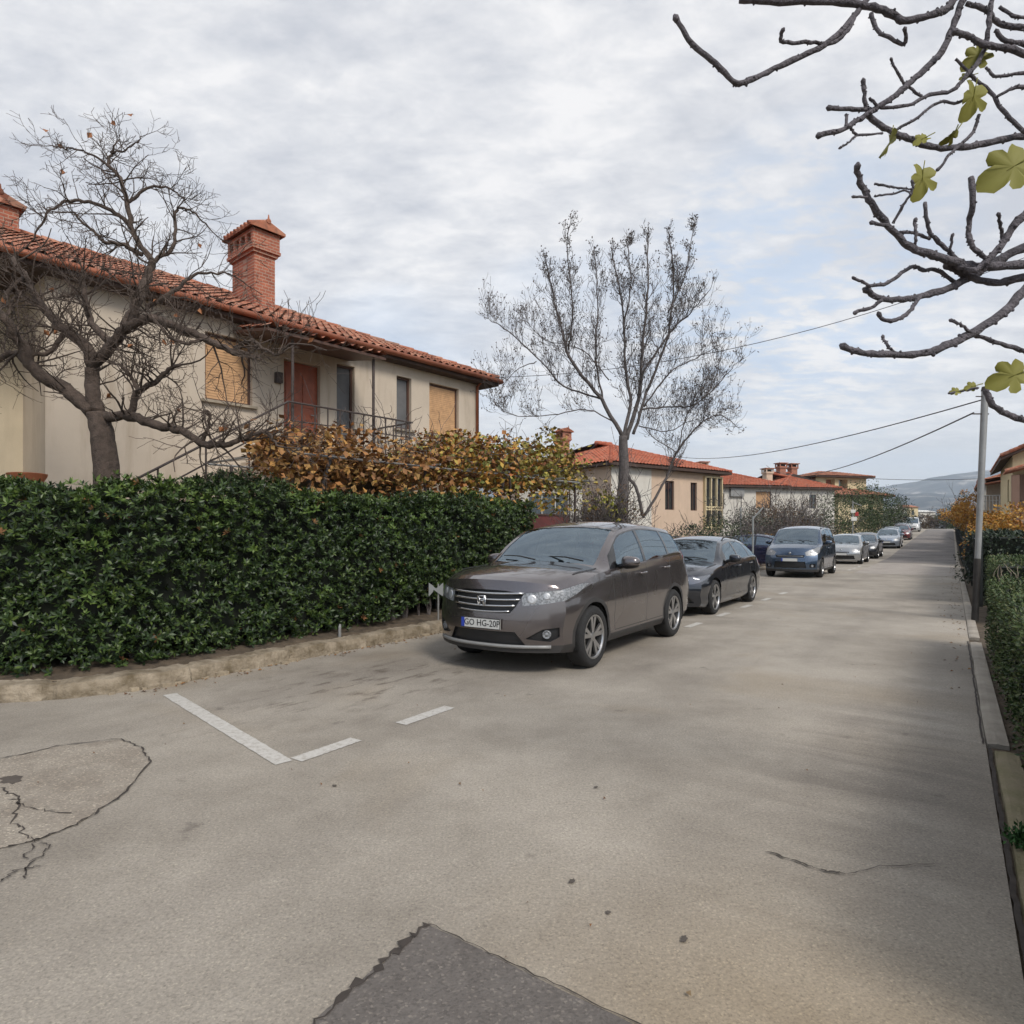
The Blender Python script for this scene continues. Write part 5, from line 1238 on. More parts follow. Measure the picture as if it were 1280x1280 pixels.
# limbs outside the frame that carry them, down to the ground
TB = Vector((3.35,2.3,-.05))
for a, b, r0, r1 in ((TB, HUB, .09, .045),(HUB, HUBT, .05, .03),(HUBT, P(1200,-150,YF), .03,.016),(TB.lerp(HUB,.75), P(1400,540,YF),.035,.012)):
    w_ = wig([a, a.lerp(b,.5)+rvec(.05), b],5,.01); mb.tube(w_, [r0+(r1-r0)*i/(len(w_)-1) for i in range(len(w_))], 9)
mb.build('trunk', M['bark_fig'], fg, smooth=True)
tag(buds.build('bud', M['bark_fig'], fg), kind='stuff')
M['leaf_fig'] = leafmat('fig_leaves', [(.11,.125,.018),(.16,.165,.025),(.21,.195,.03),(.13,.16,.025)], .65)
def zfig(q, y): return P(*z7(q), YF+y)
for q, y, d, nr_, sz in (((900,255),-.1,(-.15,.1,-1),(.3,-.9,.2),.105),((845,385),-.1,(-.5,.2,-.6),(.8,-.5,.2),.06),((650,400),-.1,(-.25,0,-1),(1,-.25,0),.08),
        ((755,405),-.1,(-1,0,-.5),(.1,-.8,.6),.045),((745,500),-.1,(-.1,.0,-1),(.2,-1,.1),.10),((1050,470),-.1,(-.75,.1,-.45),(-.2,-1,.25),.15),
        ((930,150),0,(-.9,.1,-.7),(.1,-.9,.3),.085),((1043,1100),-.1,(-.7,.1,-.3),(0,-1,.3),.11),((900,1142),-.1,(-1,0,-.3),(0,-.9,.4),.035),((880,225),0,(-1,.1,-.2),(0,-.9,.4),.03),
        ((850,1158),-.1,(-1,0,-.2),(0,-1,.5),.03)):
    mb = MB(); p = zfig(q, y); lobed(mb, p, Vector(d), Vector(nr_), sz); mb.tube([p-Vector(d).normalized()*.03+rvec(.005), p, p+Vector(d).normalized()*sz*.5],[.0018,.0018,.0008],4); mb.build('leaf', M['leaf_fig'], fg, smooth=True)
# ---- pole, posts and wires
pl = empty('utility_pole', RS(13.62,.34,0), 'slim grey steel pole with a dark lower part at the right kerb', 'pole')
a, b = P(1218.5,777,11.05), P(1231.5,487,11.05); a.z = 0
mb = MB(); mb.tube([a.lerp(b,.27), b],[.046,.055],12); mb.build('shaft', M['steel'], pl, smooth=True, sharp=40)
mb = MB(); mb.tube([a, a.lerp(b,.27)],[.054,.052],12); mb.build('painted_base', mat('dark_base_paint',(.03,.026,.022),.7,.3,8), pl, smooth=True, sharp=40)
mb = MB(); t_ = b-Zv*.42; mb.tube([t_-Vector((.22,0,0)), t_+Vector((.06,0,0))],.012,5); mb.tube([b-Zv*.12-Vector((.16,0,0)), b-Zv*.12+Vector((.1,0,0))],.010,5); mb.build('bracket', M['iron'], pl)
mb = MB(); mb.tube([b-Zv*.02,b+Zv*.05],[.066,.05],10); mb.build('cap', M['iron'], pl)
def wire(label, a, b, sag, r=.008):
    mb = MB(); n = 24; mb.tube([a.lerp(b,i/n)-Zv*sag*4*(i/n)*(1-i/n) for i in range(n+1)], r, 5); o = mb.build('overhead_wire', M['cable'], org=a); tag(o, label, 'wire', 'overhead wires')
M['cable'] = mat('black_cable', (.06,.06,.065), .6, 0)
wire('overhead wire from the steel pole to the cream house behind the bare tree', b-Zv*.16, F2(L2-4.5,.5,6.2), .55, .012)
wire('overhead wire from the steel pole down to the white house with the grey box', b-Zv*.4-Vector((.2,0,0)), P(958,582,50), .9, .014)
wire('highest overhead wire running from the near house towards the upper right', F1(13.3,FV-.3,5.9), P(1420,262,15), .9, .009)
wire('thin level wire far down the street above the hills', P(1085,598,78), P(1300,594,60), .3, .03)
gp = 'thin posts behind the parked cars'
def post(label, px, Y, ytop, r=.04, name='post', arm=None, plates=()):
    g_ = G(px,Y); t_ = P(px,ytop,Y); o = empty(name, g_, label, 'post', gp)
    mb = MB(); r *= .7; mb.tube([g_, t_], r, 8); mb.build('shaft', M['sign_grey'], o)
    if arm: mb = MB(); mb.tube([t_-Zv*.1, P(arm[0],arm[1],Y)], r*.7, 6); mb.build('arm', M['sign_grey'], o)
    for (x0,x1,y0,y1,m_) in plates:
        mb = MB(); p = P((x0+x1)/2,(y0+y1)/2,Y-.08); mb.box(p,((x1-x0)/800*Y,.03,(y1-y0)/800*Y)); mb.build('plate', m_, o)
M['red'] = mat('sign_red', (.35,.03,.03), .5, .1)
post('pale slim post in front of the white house, without any arm', 926, 30, 634, .055)
post('pale post with a slanted arm left of the blue van', 941, 23, 645, .05, arm=(954,634))
post('small post with red and white plates beside the broad green tree', 1066, 40, 626, .05, plates=((1063.5,1069.5,637,641,M['white']),(1069,1073,640,645,M['red']),(1064,1071,646,651,M['white'])), arm=(1077,632))
# low orange-roofed thing behind the hedge at far left: a garden lamp-like clay pot row
gp_ = P(34,594,9.3); mb = MB(); mb.lathe([(.0,-.55),(.14,-.55),(.19,-.1),(.24,-.02),(.25,.02),(.2,.03),(.0,.0)], gp_, Zv, 16); mb.tube([gp_-Zv*2.1, gp_-Zv*.5],.1,8)
tag(mb.build('clay_pot', mat('terracotta',(.42,.14,.06),.8,.25,8), org=Vector((gp_.x,gp_.y,0)), smooth=True, sharp=40), 'terracotta pot on a stand showing over the hedge at the far left', 'pot')
# ---------------------------------------------------------------- cars
def pchip(keys, x):
    n = len(keys)
    if x <= keys[0][0]: return keys[0][1]
    if x >= keys[-1][0]: return keys[-1][1]
    h = [keys[i+1][0]-keys[i][0] for i in range(n-1)]; d = [(keys[i+1][1]-keys[i][1])/h[i] for i in range(n-1)]
    m = [d[0]]+[0 if d[i-1]*d[i] <= 0 else 2*d[i-1]*d[i]/(d[i-1]+d[i]) for i in range(1,n-1)]+[d[-1]]
    for i in range(n-1):
        if x <= keys[i+1][0]:
            t = (x-keys[i][0])/h[i]; a, b = keys[i][1], keys[i+1][1]
            return (1+2*t)*(1-t)**2*a + t*(1-t)**2*h[i]*m[i] + t*t*(3-2*t)*b + t*t*(t-1)*h[i]*m[i+1]
def inpoly(p, poly):
    x, y = p; c = False; n = len(poly)
    for i in range(n):
        x1, y1 = poly[i]; x2, y2 = poly[(i+1)%n]
        if (y1 > y) != (y2 > y) and x < (x2-x1)*(y-y1)/(y2-y1)+x1: c = not c
    return c
def cut(bm, poly, U, V, filt):
    U, V = Vector(U), Vector(V); xs = [p[0] for p in poly]; ys = [p[1] for p in poly]
    x0, x1, y0, y1 = min(xs)-.001, max(xs)+.001, min(ys)-.001, max(ys)+.001
    n = len(poly)
    for i in range(n):
        a, b = poly[i], poly[(i+1)%n]; d = Vector((b[0]-a[0], b[1]-a[1]))
        if d.length < 1e-6: continue
        no = (U*-d.y + V*d.x).normalized(); co = U*a[0]+V*a[1]
        fs = []
        for f in bm.faces:
            if not filt(f): continue
            us = [v.co.dot(U) for v in f.verts]; vs = [v.co.dot(V) for v in f.verts]
            if max(us) < x0 or min(us) > x1 or max(vs) < y0 or min(vs) > y1: continue
            sd = [(v.co-co).dot(no) for v in f.verts]
            if max(sd) < 1e-5 or min(sd) > -1e-5: continue
            fs.append(f)
        if not fs: continue
        es = {e for f in fs for e in f.edges}; vv = {v for f in fs for v in f.verts}
        bmesh.ops.bisect_plane(bm, geom=fs+list(es)+list(vv), plane_co=co, plane_no=no, dist=1e-5)
        bm.normal_update()
    out = []
    for f in bm.faces:
        if filt(f):
            c = f.calc_center_median()
            if inpoly((c.dot(U), c.dot(V)), poly): out.append(f)
    return out
def extract(bm, faces, name, off, m, parent, keep=False, smooth=True):
    vs = {}; mb = MB(); fset = set(faces)
    nrm = {}
    for f in faces:
        for v in f.verts: nrm[v] = nrm.get(v, Vector())+f.normal
    for v, n in nrm.items(): vs[v] = len(mb.v); mb.v.append(v.co+n.normalized()*off)
    for f in faces: mb.f.append(tuple(vs[v] for v in f.verts)); mb.m.append(0)
    for f in faces:
        for e in f.edges:
            if sum(1 for g in e.link_faces if g in fset) == 1:
                a, b = None, None
                L = f.loops
                for lp_ in f.loops:
                    if lp_.edge == e: a, b = lp_.vert, lp_.link_loop_next.vert
                i = len(mb.v); mb.v += [a.co.copy(), b.co.copy()]
                mb.f.append((vs[b], vs[a], i, i+1)); mb.m.append(0)
    if not keep: bmesh.ops.delete(bm, geom=list(faces), context='FACES')
    ob = mb.build(name, m, parent, smooth=smooth, sharp=35); return ob
def carpaint(name, col, metal=.55, rough=.26):
    nt = NT(name); tc = nt.n('ShaderNodeTexCoord')
    a = nt.n('ShaderNodeTexNoise', Scale=1.5, Detail=1, Roughness=.4); nt.l(tc.outputs['Object'], a.inputs['Vector'])
    nt.l(ramp(nt, a.outputs[0], [(.35, col), (.75, tuple(c*.94+.005 for c in col))]), nt.b.inputs['Base Color'])
    nt.l(ramp(nt, a.outputs[0], [(.3,(rough-.02,)*3),(.75,(rough+.05,)*3)]), nt.b.inputs['Roughness'])
    nt.b.inputs['Metallic'].default_value = metal; nt.b.inputs['Coat Weight'].default_value = 1; nt.b.inputs['Coat Roughness'].default_value = .025; nt.b.inputs['Coat IOR'].default_value = 1.6
    return nt.m
def glassmat():
    nt = NT('car_glass'); t = nt.t; t.nodes.remove(nt.b)
    tr_ = nt.n('ShaderNodeBsdfTransparent'); tr_.inputs[0].default_value = (.30,.36,.36,1)
    gl = nt.n('ShaderNodeBsdfGlossy'); gl.inputs['Roughness'].default_value = .015; gl.inputs['Color'].default_value = (.74,.89,1,1)
    fr = nt.n('ShaderNodeFresnel'); fr.inputs['IOR'].default_value = 3.0
    mx = nt.n('ShaderNodeMixShader'); nt.l(fr.outputs[0], mx.inputs[0]); nt.l(tr_.outputs[0], mx.inputs[1]); nt.l(gl.outputs[0], mx.inputs[2])
    nt.l(mx.outputs[0], [n_ for n_ in t.nodes if n_.type == 'OUTPUT_MATERIAL'][0].inputs['Surface']); return nt.m
M['glass'] = glassmat()
M['seat'] = mat('seat_fabric', (.05,.05,.052), .9, .2, 20)
M['blacktrim'] = mat('black_trim', (.014,.014,.015), .45, .1, 10)
M['gloss'] = mat('gloss_black', (.008,.008,.008), .12, 0, coat=.5)
M['cladding'] = mat('dark_cladding', (.035,.033,.032), .6, .15, 10)
M['chrome'] = mat('chrome', (.62,.62,.62), .26, 0, metal=1)
M['alloy'] = mat('alloy_silver', (.46,.46,.46), .3, .1, 8, metal=.9)
M['alloy_dark'] = mat('alloy_dark', (.05,.05,.05), .5, .1, 8, metal=.5)
M['tyre'] = mat('tyre_rubber', (.018,.018,.018), .85, .2, 20, .3, 60)
M['lens'] = mat('headlamp_lens', (.36,.37,.38), .38, .5, 45, metal=.3, coat=.35, col2=(.10,.105,.11), detail=2)
M['bowl'] = mat('lamp_bowl_silver', (.55,.56,.57), .45, .1, 30, metal=.6)
M['lens_dark'] = mat('headlamp_smoked', (.16,.17,.19), .08, 0, metal=.6, coat=1)
M['redlens'] = mat('tail_lens', (.22,.008,.008), .12, 0, coat=.8)
M['amber'] = mat('amber_lens', (.5,.2,.05), .15, 0, coat=.5)
M['plate'] = mat('number_plate_white', (.60,.60,.57), .45, .05)
M['plate_blue'] = mat('plate_blue', (.02,.05,.35), .5, 0)
M['ink'] = mat('plate_ink', (.015,.015,.015), .5, 0)
def text_mesh(txt, size, name, m, parent, loc, rx, depth=.002, sx=1.0):
    cu = bpy.data.curves.new('t', 'FONT'); cu.body = txt; cu.size = size; cu.align_x = 'CENTER'; cu.align_y = 'CENTER'; cu.extrude = depth; cu.resolution_u = 2
    to = bpy.data.objects.new('t', cu); me = bpy.data.meshes.new_from_object(to); bpy.data.objects.remove(to); bpy.data.curves.remove(cu)
    o = bpy.data.objects.new(name, me); me.materials.clear(); me.materials.append(m); link(o, parent); me.name = name
    o.location = loc; o.rotation_euler = rx; o.scale = (sx, 1, 1); ORG[o] = Vector((0,0,0)); return o
def wheel(parent, x, y, sgn, r, wd, rim_r, style, k=28):
    """sgn = +1 when the outer face looks to +y"""
    c = Vector((x,y,r)); ax = Vector((0,sgn,0)); w = empty_part('wheel', parent)
    mb = MB(); h = wd/2
    mb.lathe([(rim_r*.98,-h*.8),(rim_r+.02,-h),(r-.03,-h),(r-.006,-h*.75),(r,-h*.4),(r,h*.4),(r-.006,h*.75),(r-.03,h*.98),(r-.06,h*1.02),(rim_r+.012,h*.98),(rim_r,h*.86)], c, ax, k)
    mb.build('tyre', M['tyre'], w, smooth=True, sharp=40)
    mb = MB(); hi = h*.78
    mb.lathe([(rim_r+.006,h*.9),(rim_r-.006,h*.92),(rim_r-.016,h*.80),(rim_r-.03,h*.2),(rim_r-.03,-h*.5),(.0,-h*.5)], c, ax, k, 1)
    mb.lathe([(rim_r+.006,h*.88),(rim_r+.003,h*.95),(rim_r-.012,h*.93),(rim_r-.020,h*.78)], c, ax, k, 0)
    mb.lathe([(.055,h*.60),(.052,h*.78),(.03,h*.82),(0,h*.82)], c, ax, 14, 0)
    ns, twin, wdt = style; u0 = Vector((1,0,0)); w0 = Vector((0,0,1))
    for i in range(ns):
        for tw in ((-1,1) if twin else (0,)):
            a0 = 2*PI*i/ns+.3+tw*.05; a1 = 2*PI*i/ns+.3+tw*twin
            p0 = c+(u0*math.cos(a0)+w0*math.sin(a0))*.045; p1 = c+(u0*math.cos(a1)+w0*math.sin(a1))*(rim_r-.012)
            d = (p1-p0).normalized(); s_ = d.cross(ax)
            q = []
            for dz in (h*.55, h*.76+.0):
                for p, ww in ((p0,wdt*.75),(p1,wdt)):
                    dd = dz if p is p0 else dz+h*.06
                    q.append((p+ax*dd-s_*ww/2, p+ax*dd+s_*ww/2))
            mb.hexa([q[0][0],q[0][1],q[1][1],q[1][0],q[2][0],q[2][1],q[3][1],q[3][0]], 0)
    mb.lathe([(.0,-h*.1),(rim_r*.62,-h*.1),(rim_r*.62,-h*.2)], c, ax, 18, 1)
    mb.build('rim', [M['alloy'], M['alloy_dark']], w, smooth=True, sharp=30, fix=True)
    return w
def empty_part(name, parent):
    o = bpy.data.objects.new(name, None); o.empty_display_size = .1; link(o, parent); ORG[o] = ORG.get(parent, Vector((0,0,0))); return o
def make_car(cs, label, paint, loc, rz, group):
    L, W, H = cs['L'], cs['W'], cs['H']; c = cs
    o = empty('parked_car', loc, label, c.get('cat','car'), group, rz=0.0); o.rotation_euler = (c.get('tilt',0), 0, rz); ORG[o] = Vector((0,0,0))
    if rz == 0: o.rotation_euler = (0,0,1e-9)
    hood0, xc, zc, xr, zr, xb, zb_, xe, ze = c['hood0'], c['xc'], c['zc'], c['xr'], c['zr'], c['xb'], c['zrb'], c['xe'], c['ze']
    wr = c.get('wr',.71)*W; bf, bb = c['belt']
    zt = [(0,hood0),(.12,hood0+.045),(xc*.5,(hood0+zc)/2+.045),(xc,zc),((xc+xr)/2,(zc+zr)/2+.028),(xr,zr),((xr*.6+xb*.4),H),(xb,zb_),((xb+xe)/2,(zb_+ze)/2+.03),(xe,ze),(L,ze-c.get('drop',.10))]
    wrk = [(0,.80*W),(.3,.84*W),(xc,.86*W),((xc+xr)/2,(.86*W+wr)/2+.01),(xr,wr),(xb,wr*.96),(xe,.80*W),(L,.80*W)]
    bel = [(0,hood0-.13),(xc*.5,(hood0+zc)/2-.10),(xc,zc-.10),(xr,bf),((xr+xb)/2,(bf+bb)/2),(xb,bb),(xe,min(bb,ze-.10)),(L,ze-c.get('drop',.10)-.10)]
    wbk = [(0,.90*W),(.5,.955*W),(xc,.965*W),(xb,.955*W),(L,.88*W)]
    wmk = [(0,.93*W),(.45,.985*W),(xc,W),(xb,W),(L-.3,.985*W),(L,.93*W)]
    crown = lambda x: .045+.02*ss(0,.8,x)
    zs = c['zs']; Z = [(0,zs),(.3,zs-.02),(L-.5,zs-.01),(L,zs+.06)]
    xs = sorted({0,.03,.08,L,L-.03,L-.08,*[L*i/52 for i in range(1,52)]}); nl, nu, nb = 12, 6, 8
    bm = bmesh.new(); rings = []
    def half(x):
        z0 = pchip(Z,x); zb = pchip(bel,x); ztc = pchip(zt,x); zte = max(zb+.012, ztc-crown(x)); wm, wb, w_ = pchip(wmk,x), pchip(wbk,x), pchip(wrk,x)
        zm = c.get('zm',.62); zm = min(zm, zb-.12); side = []
        prof = [(z0,wm*.93),(z0+.09,wm*.982),(z0+.20,wm*.975),(zm-.08,wm*.99),(zm+.02,wm),((zm+zb)/2,wm*.985),(zb-.05,wb+.012),(zb,wb)]
        for j in range(nl+1): z = z0+(zb-z0)*j/nl; side.append((pchip(prof,z), z))
        for j in range(1,nu+1): t = j/nu; side.append((wb+(w_-wb)*t+.022*math.sin(t*PI)*min(1,(zte-zb)/.3), zb+(zte-zb)*t))
        return side, ztc, zte
    nosep, nosee = c.get('plan',.30), c.get('pe',2.6)
    def prof_f(z): 
        t = (z-.48)/(hood0-.48); return c.get('pf',.13)*max(0,t)**2 + (.10*min(1,(-t))**1.5 if t < 0 else 0)
    def deform(v):
        x, y, z = v; bl = max(0, 1-x/1.15)**1.4; q = (abs(y)/(W))**nosee
        x2 = x+bl*(nosep*q+prof_f(z)); br = max(0, 1-(L-x)/.8)**1.4
        x2 -= br*(.20*(abs(y)/W)**3.0 + .06*max(0,(z-.6))**1.2 + (.06 if z < .4 else 0)*(.4-z)/.15); return Vector((x2,y,z))
    def front_x(y, z): return deform((0,y,z)).x
    G_ = []
    for x in xs:
        side, ztc, zte = half(x); z0 = side[0][1]; ws = side[0][0]
        bot = [bm.verts.new((x, ws*k/nb, z0)) for k in range(-nb,nb+1)]
        R_ = [bot[-1]]+[bm.verts.new((x,y,z)) for y,z in side[1:]]
        L_ = [bot[0]]+[bm.verts.new((x,-y,z)) for y,z in side[1:]]
        wt_ = side[-1][0]; top = [L_[-1]]
        for k in range(-nb+1,nb): f = k/nb; f2 = math.copysign(abs(f)**.85, f); top.append(bm.verts.new((x, wt_*f2, zte+(ztc-zte)*(1-abs(f2)**2.4))))
        top.append(R_[-1]); G_.append((bot,R_,L_,top,side,ztc,zte))
    for i in range(len(xs)-1):
        A, B = G_[i], G_[i+1]
        for k in range(2*nb): bm.faces.new((A[0][k],B[0][k],B[0][k+1],A[0][k+1])); bm.faces.new((A[3][k],A[3][k+1],B[3][k+1],B[3][k]))
        for j in range(nl+nu): bm.faces.new((A[1][j],B[1][j],B[1][j+1],A[1][j+1])); bm.faces.new((A[2][j],A[2][j+1],B[2][j+1],B[2][j]))
    for gi, flip in ((0,False),(len(xs)-1,True)):
        bot,R_,L_,top,side,ztc,zte = G_[gi]; n = nl+nu; prev = bot
        for j in range(1,n+1):
            if j == n: row = top
            else:
                y, z = side[j]; row = [L_[j]]
                for k in range(-nb+1,nb): f = k/nb; row.append(bm.verts.new((xs[gi], y*f, z+(ztc-zte)*(1-abs(f)**2.4)*(j/n)**3)))
                row.append(R_[j])
            for k in range(2*nb):
                q = (prev[k],prev[k+1],row[k+1],row[k]); bm.faces.new(q if not flip else tuple(reversed(q)))
            prev = row
    for v in bm.verts: v.co = deform(v.co)
    bmesh.ops.recalc_face_normals(bm, faces=bm.faces); bm.normal_update()
    X, Y, Zz = (1,0,0), (0,1,0), (0,0,1)
    BODY, TRIM, GLOSS = 0, 1, 2
    # wheel arches
    rw, ra = c['r'], c['r']+.045
    for xw in (c['xf'], c['xf']+c['wb']):
        for sg in (-1,1):
            f_ = lambda f, s=sg: f.normal.y*s > .25 and f.calc_center_median().y*s > .3
            if c.get('clad'):
                ring = [(xw+(ra+.05)*math.cos(2*PI*k/24), rw+(ra+.05)*math.sin(2*PI*k/24)) for k in range(24)]
                for f in cut(bm, ring, X, Zz, f_): f.material_index = c['clad']
            ring = [(xw+ra*math.cos(2*PI*k/26), rw+ra*math.sin(2*PI*k/26)) for k in range(26)]
            bmesh.ops.delete(bm, geom=cut(bm, ring, X, Zz, f_), context='FACES')
            rect = [(xw-ra*.97,.45),(xw+ra*.97,.45),(xw+ra*.97,W+.1),(xw-ra*.97,W+.1)]
            fb = lambda f, s=sg: f.normal.z < -.5 and f.calc_center_median().y*s > 0
            bmesh.ops.delete(bm, geom=cut(bm, rect, X, (0,sg,0), fb), context='FACES')
    # lower cladding
    if c.get('lowclad'):
        zl = c['lowclad']
        for f in cut(bm, [(-1,0),(L+1,0),(L+1,zl),(-1,zl)], X, Zz, lambda f: f.normal.z > -.6): f.material_index = TRIM
    # front features
    ff_ = lambda f: f.normal.x < -.25 and f.calc_center_median().x < .7
    for poly in c.get('front_black', ()):
        fs = cut(bm, poly, Y, Zz, ff_); extract(bm, fs, 'air_intake', -.03, M['blacktrim'], o)
    if c.get('grille'):
        fs = cut(bm, c['grille'], Y, Zz, ff_); gr_ = extract(bm, fs, 'grille', -.035, M['blacktrim'], o)
        mb = MB()
        for (zb0, half_w, rr) in c['bars']:
            n = 14; pts = [Vector((front_x(half_w*(2*k/n-1), zb0)-.006, half_w*(2*k/n-1), zb0+c.get('barcurve',0)*(2*k/n-1)**2)) for k in range(n+1)]; mb.tube(pts, rr, 6)
        if c.get('grille_rim'):
            pl_ = c['grille']; pts = [Vector((front_x(y,z)-.002,y,z)) for y,z in pl_+pl_[:1]]; mb.tube(pts, .009, 5)
        mb.build('chrome_bars', M['chrome'], gr_, smooth=True)
        for k in range(5 if c.get('mesh_bars') else 0):
            pass
    # headlamps (seen obliquely from the corner)
    k7 = .7071
    for sg in (-1,1):
        U7 = (k7, k7*sg, 0); n7 = Vector((-k7, k7*sg, 0))
        fl = lambda f, s=sg, n_=n7: f.normal.dot(n_) > .2 and f.calc_center_median().y*s > .2 and f.calc_center_median().x < 1.3 and f.normal.z < .93
        fs = cut(bm, c['lamp'], U7, Zz, fl)
        lo = extract(bm, fs, 'headlight', -.004, M[c.get('lensm','lens')], o)
        for (uu, zz_, rr) in c.get('bulbs', ()):
            # lamp bowls seen in the lens
            yb = sg*(uu/k7)*.62; xb_ = uu/k7-abs(yb); p = Vector((xb_,yb,zz_)); 
            mb = MB(); mb.lathe([(rr,0),(rr*.95,.006),(rr*.6,.01),(0,.012)], p+n7*0.0, n7, 14); 
    # glass: windscreen, rear window, sides
    zA = lambda x: max(pchip(bel,x)+.012, pchip(zt,x)-crown(x))
    wtop = lambda x: pchip(wrk,x)
    x0, x1 = xc+.06, xr-.03; nn = 8
    Lp = [(x0+(x1-x0)*i/nn, wtop(x0+(x1-x0)*i/nn)-.065) for i in range(nn+1)]
    poly = [(x,y) for x,y in Lp]+[(x1-.03,Lp[-1][1]*.5),(x1-.04,0),(x1-.03,-Lp[-1][1]*.5)]+[(x,-y) for x,y in reversed(Lp)]+[(x0-.035,-Lp[0][1]*.5),(x0-.045,0),(x0-.035,Lp[0][1]*.5)]
    ft_ = lambda f: f.normal.z > .2 and f.normal.x < -.1 and abs(f.calc_center_median().y) < wtop(f.calc_center_median().x)+.03 and f.calc_center_median().x > xc*.8
    big = [(x-.0, y) for x, y in poly]
    fs = cut(bm, poly, X, Y, ft_); extract(bm, fs, 'windscreen', -.006, M['glass'], o)
    mb = MB()
    for yy, dy_ in ((.05,-.5),(-.62,-.52)):
        a = Vector((x0-.05,yy+.05,zA(x0)+.075)); b = a+Vector((.12,dy_*-1+.02,.075))
        b = Vector((x0+.10, yy+.05+.52, zA(x0+.10)+.035+.02)); a = Vector((x0-.03, yy+.02, zA(x0-.03)+.08)); mb.tube([a, a.lerp(b,.5)+Zv*.018, b],[.010,.009,.006],5)
    mb.build('wiper', M['blacktrim'], o)
    xr0, xr1 = xb+.05, xe-.02
    if c.get('rearglass', True):
        poly = [(xr0,wtop(xr0)-.10),(xr1,wtop(xr1)-.13),(xr1,-wtop(xr1)+.13),(xr0,-wtop(xr0)+.10)]
        fs = cut(bm, poly, X, Y, lambda f: f.normal.z > .05 and f.normal.x > .15 and f.calc_center_median().x > xb*.9 and abs(f.calc_center_median().y) < .9*W and f.calc_center_median().z > bb)
        if fs: extract(bm, fs, 'rear_window', -.006, M['glass'], o)
    for sg in (-1,1):
        fside = lambda f, s=sg: f.normal.y*s > .35 and f.calc_center_median().y*s > .3
        ups = []; xa = xc+c.get('wa',.30); xz = c['wend']; n = 12
        for i in range(n+1):
            x = xa+(xz-xa)*i/n; ups.append((x, zA(x)-.035 if x < xb else zA(x)-.05))
        dlo = [(x, pchip(bel,x)+.012) for x in (xz+.02, (xa+xz)/2, xa-.10)]
        outline = ups+dlo
        for f in cut(bm, outline, X, Zz, fside): f.material_index = GLOSS
        for j, (wa, wb_) in enumerate(c['panes']):
            up = [(wa+(wb_-wa)*i/6, max(pchip(bel,wa)+.03, (zA(wa+(wb_-wa)*i/6)-.055))) for i in range(7)]
            lo = [(wb_, pchip(bel,wb_)+.03),((wa+wb_)/2, pchip(bel,(wa+wb_)/2)+.03),(wa, pchip(bel,wa)+.03)]
            if j == 0: up = [(wa,pchip(bel,wa)+.03)]+[p for p in up[1:]]; lo = lo[:-1]
            fs = cut(bm, up+lo, X, Zz, fside)
            if fs: extract(bm, fs, 'side_window', -.005, M['glass'], o)
        # shut lines
        for (xa_, za_, xb2, zb2) in c['lines']:
            d = Vector((xb2-xa_, zb2-za_)); nrm = Vector((-d.y,d.x)).normalized()*.005
            for f in cut(bm, [(xa_-nrm.x,za_-nrm.y),(xb2-nrm.x,zb2-nrm.y),(xb2+nrm.x,zb2+nrm.y),(xa_+nrm.x,za_+nrm.y)], X, Zz, fside): f.material_index = TRIM
        fs = cut(bm, c['tail'], X, Zz, lambda f, s=sg: f.calc_center_median().y*s > .3 and f.calc_center_median().x > L*.8 and f.normal.y*s > .1)
        if fs: extract(bm, fs, 'tail_light', .004, M['redlens'], o)
    # hood seam
    me = bpy.data.meshes.new('body'); bmesh.ops.remove_doubles(bm, verts=bm.verts, dist=1e-5); bm.to_mesh(me); bm.free()
    for m_ in (paint, M['cladding'], M['gloss']): me.materials.append(m_)
    me.polygons.foreach_set('use_smooth', [True]*len(me.polygons)); me.set_sharp_from_angle(angle=R(32))
    body = bpy.data.objects.new('body', me); link(body, o); ORG[body] = Vector((0,0,0))
    mb = MB(); zb3 = pchip(bel,xc)
    n = 12
    for sg in (-1,1):
        pts = [Vector((deform((.16+(xc-.16)*i/n, 0, hood0+.05)).x+(.30*((1-i/n)**2)), sg*(pchip(wrk,.16+(xc-.16)*i/n)+.004), zA(.16+(xc-.16)*i/n)+.006)) for i in range(3,n+1)]
        mb.tube(pts, .0045, 4)
    mb.build('bonnet_seam', M['blacktrim'], body)
    # wheel wells and wheels
    for xw in (c['xf'], c['xf']+c['wb']):
        for sg in (-1,1):
            mb = MB(); n = 26; vo = []; yo = sg*(W-.012 if xw > 1.5 else W-.03)
            for k in range(n):
                a = 2*PI*k/n; px_, pz_ = xw+ra*math.cos(a), rw+ra*math.sin(a)
                if pz_ < zs-.03: pz_ = zs-.03
                vo.append((px_,pz_))
            for k in range(n):
                a, b = vo[k], vo[(k+1)%n]
                if a[1] <= zs-.02 and b[1] <= zs-.02: continue
                mb.quad((a[0],yo,a[1]),(b[0],yo,b[1]),(b[0],sg*.48,b[1]),(a[0],sg*.48,a[1]))
            mb.add([(p[0],sg*.48,p[1]) for p in vo],[tuple(range(n))])
            mb.build('wheel_well', M['dark'], o)
            wheel(o, xw, sg*(W-.115-c.get('wi',0)), sg, rw, c.get('tw',.225), c['rim'], c['style'])
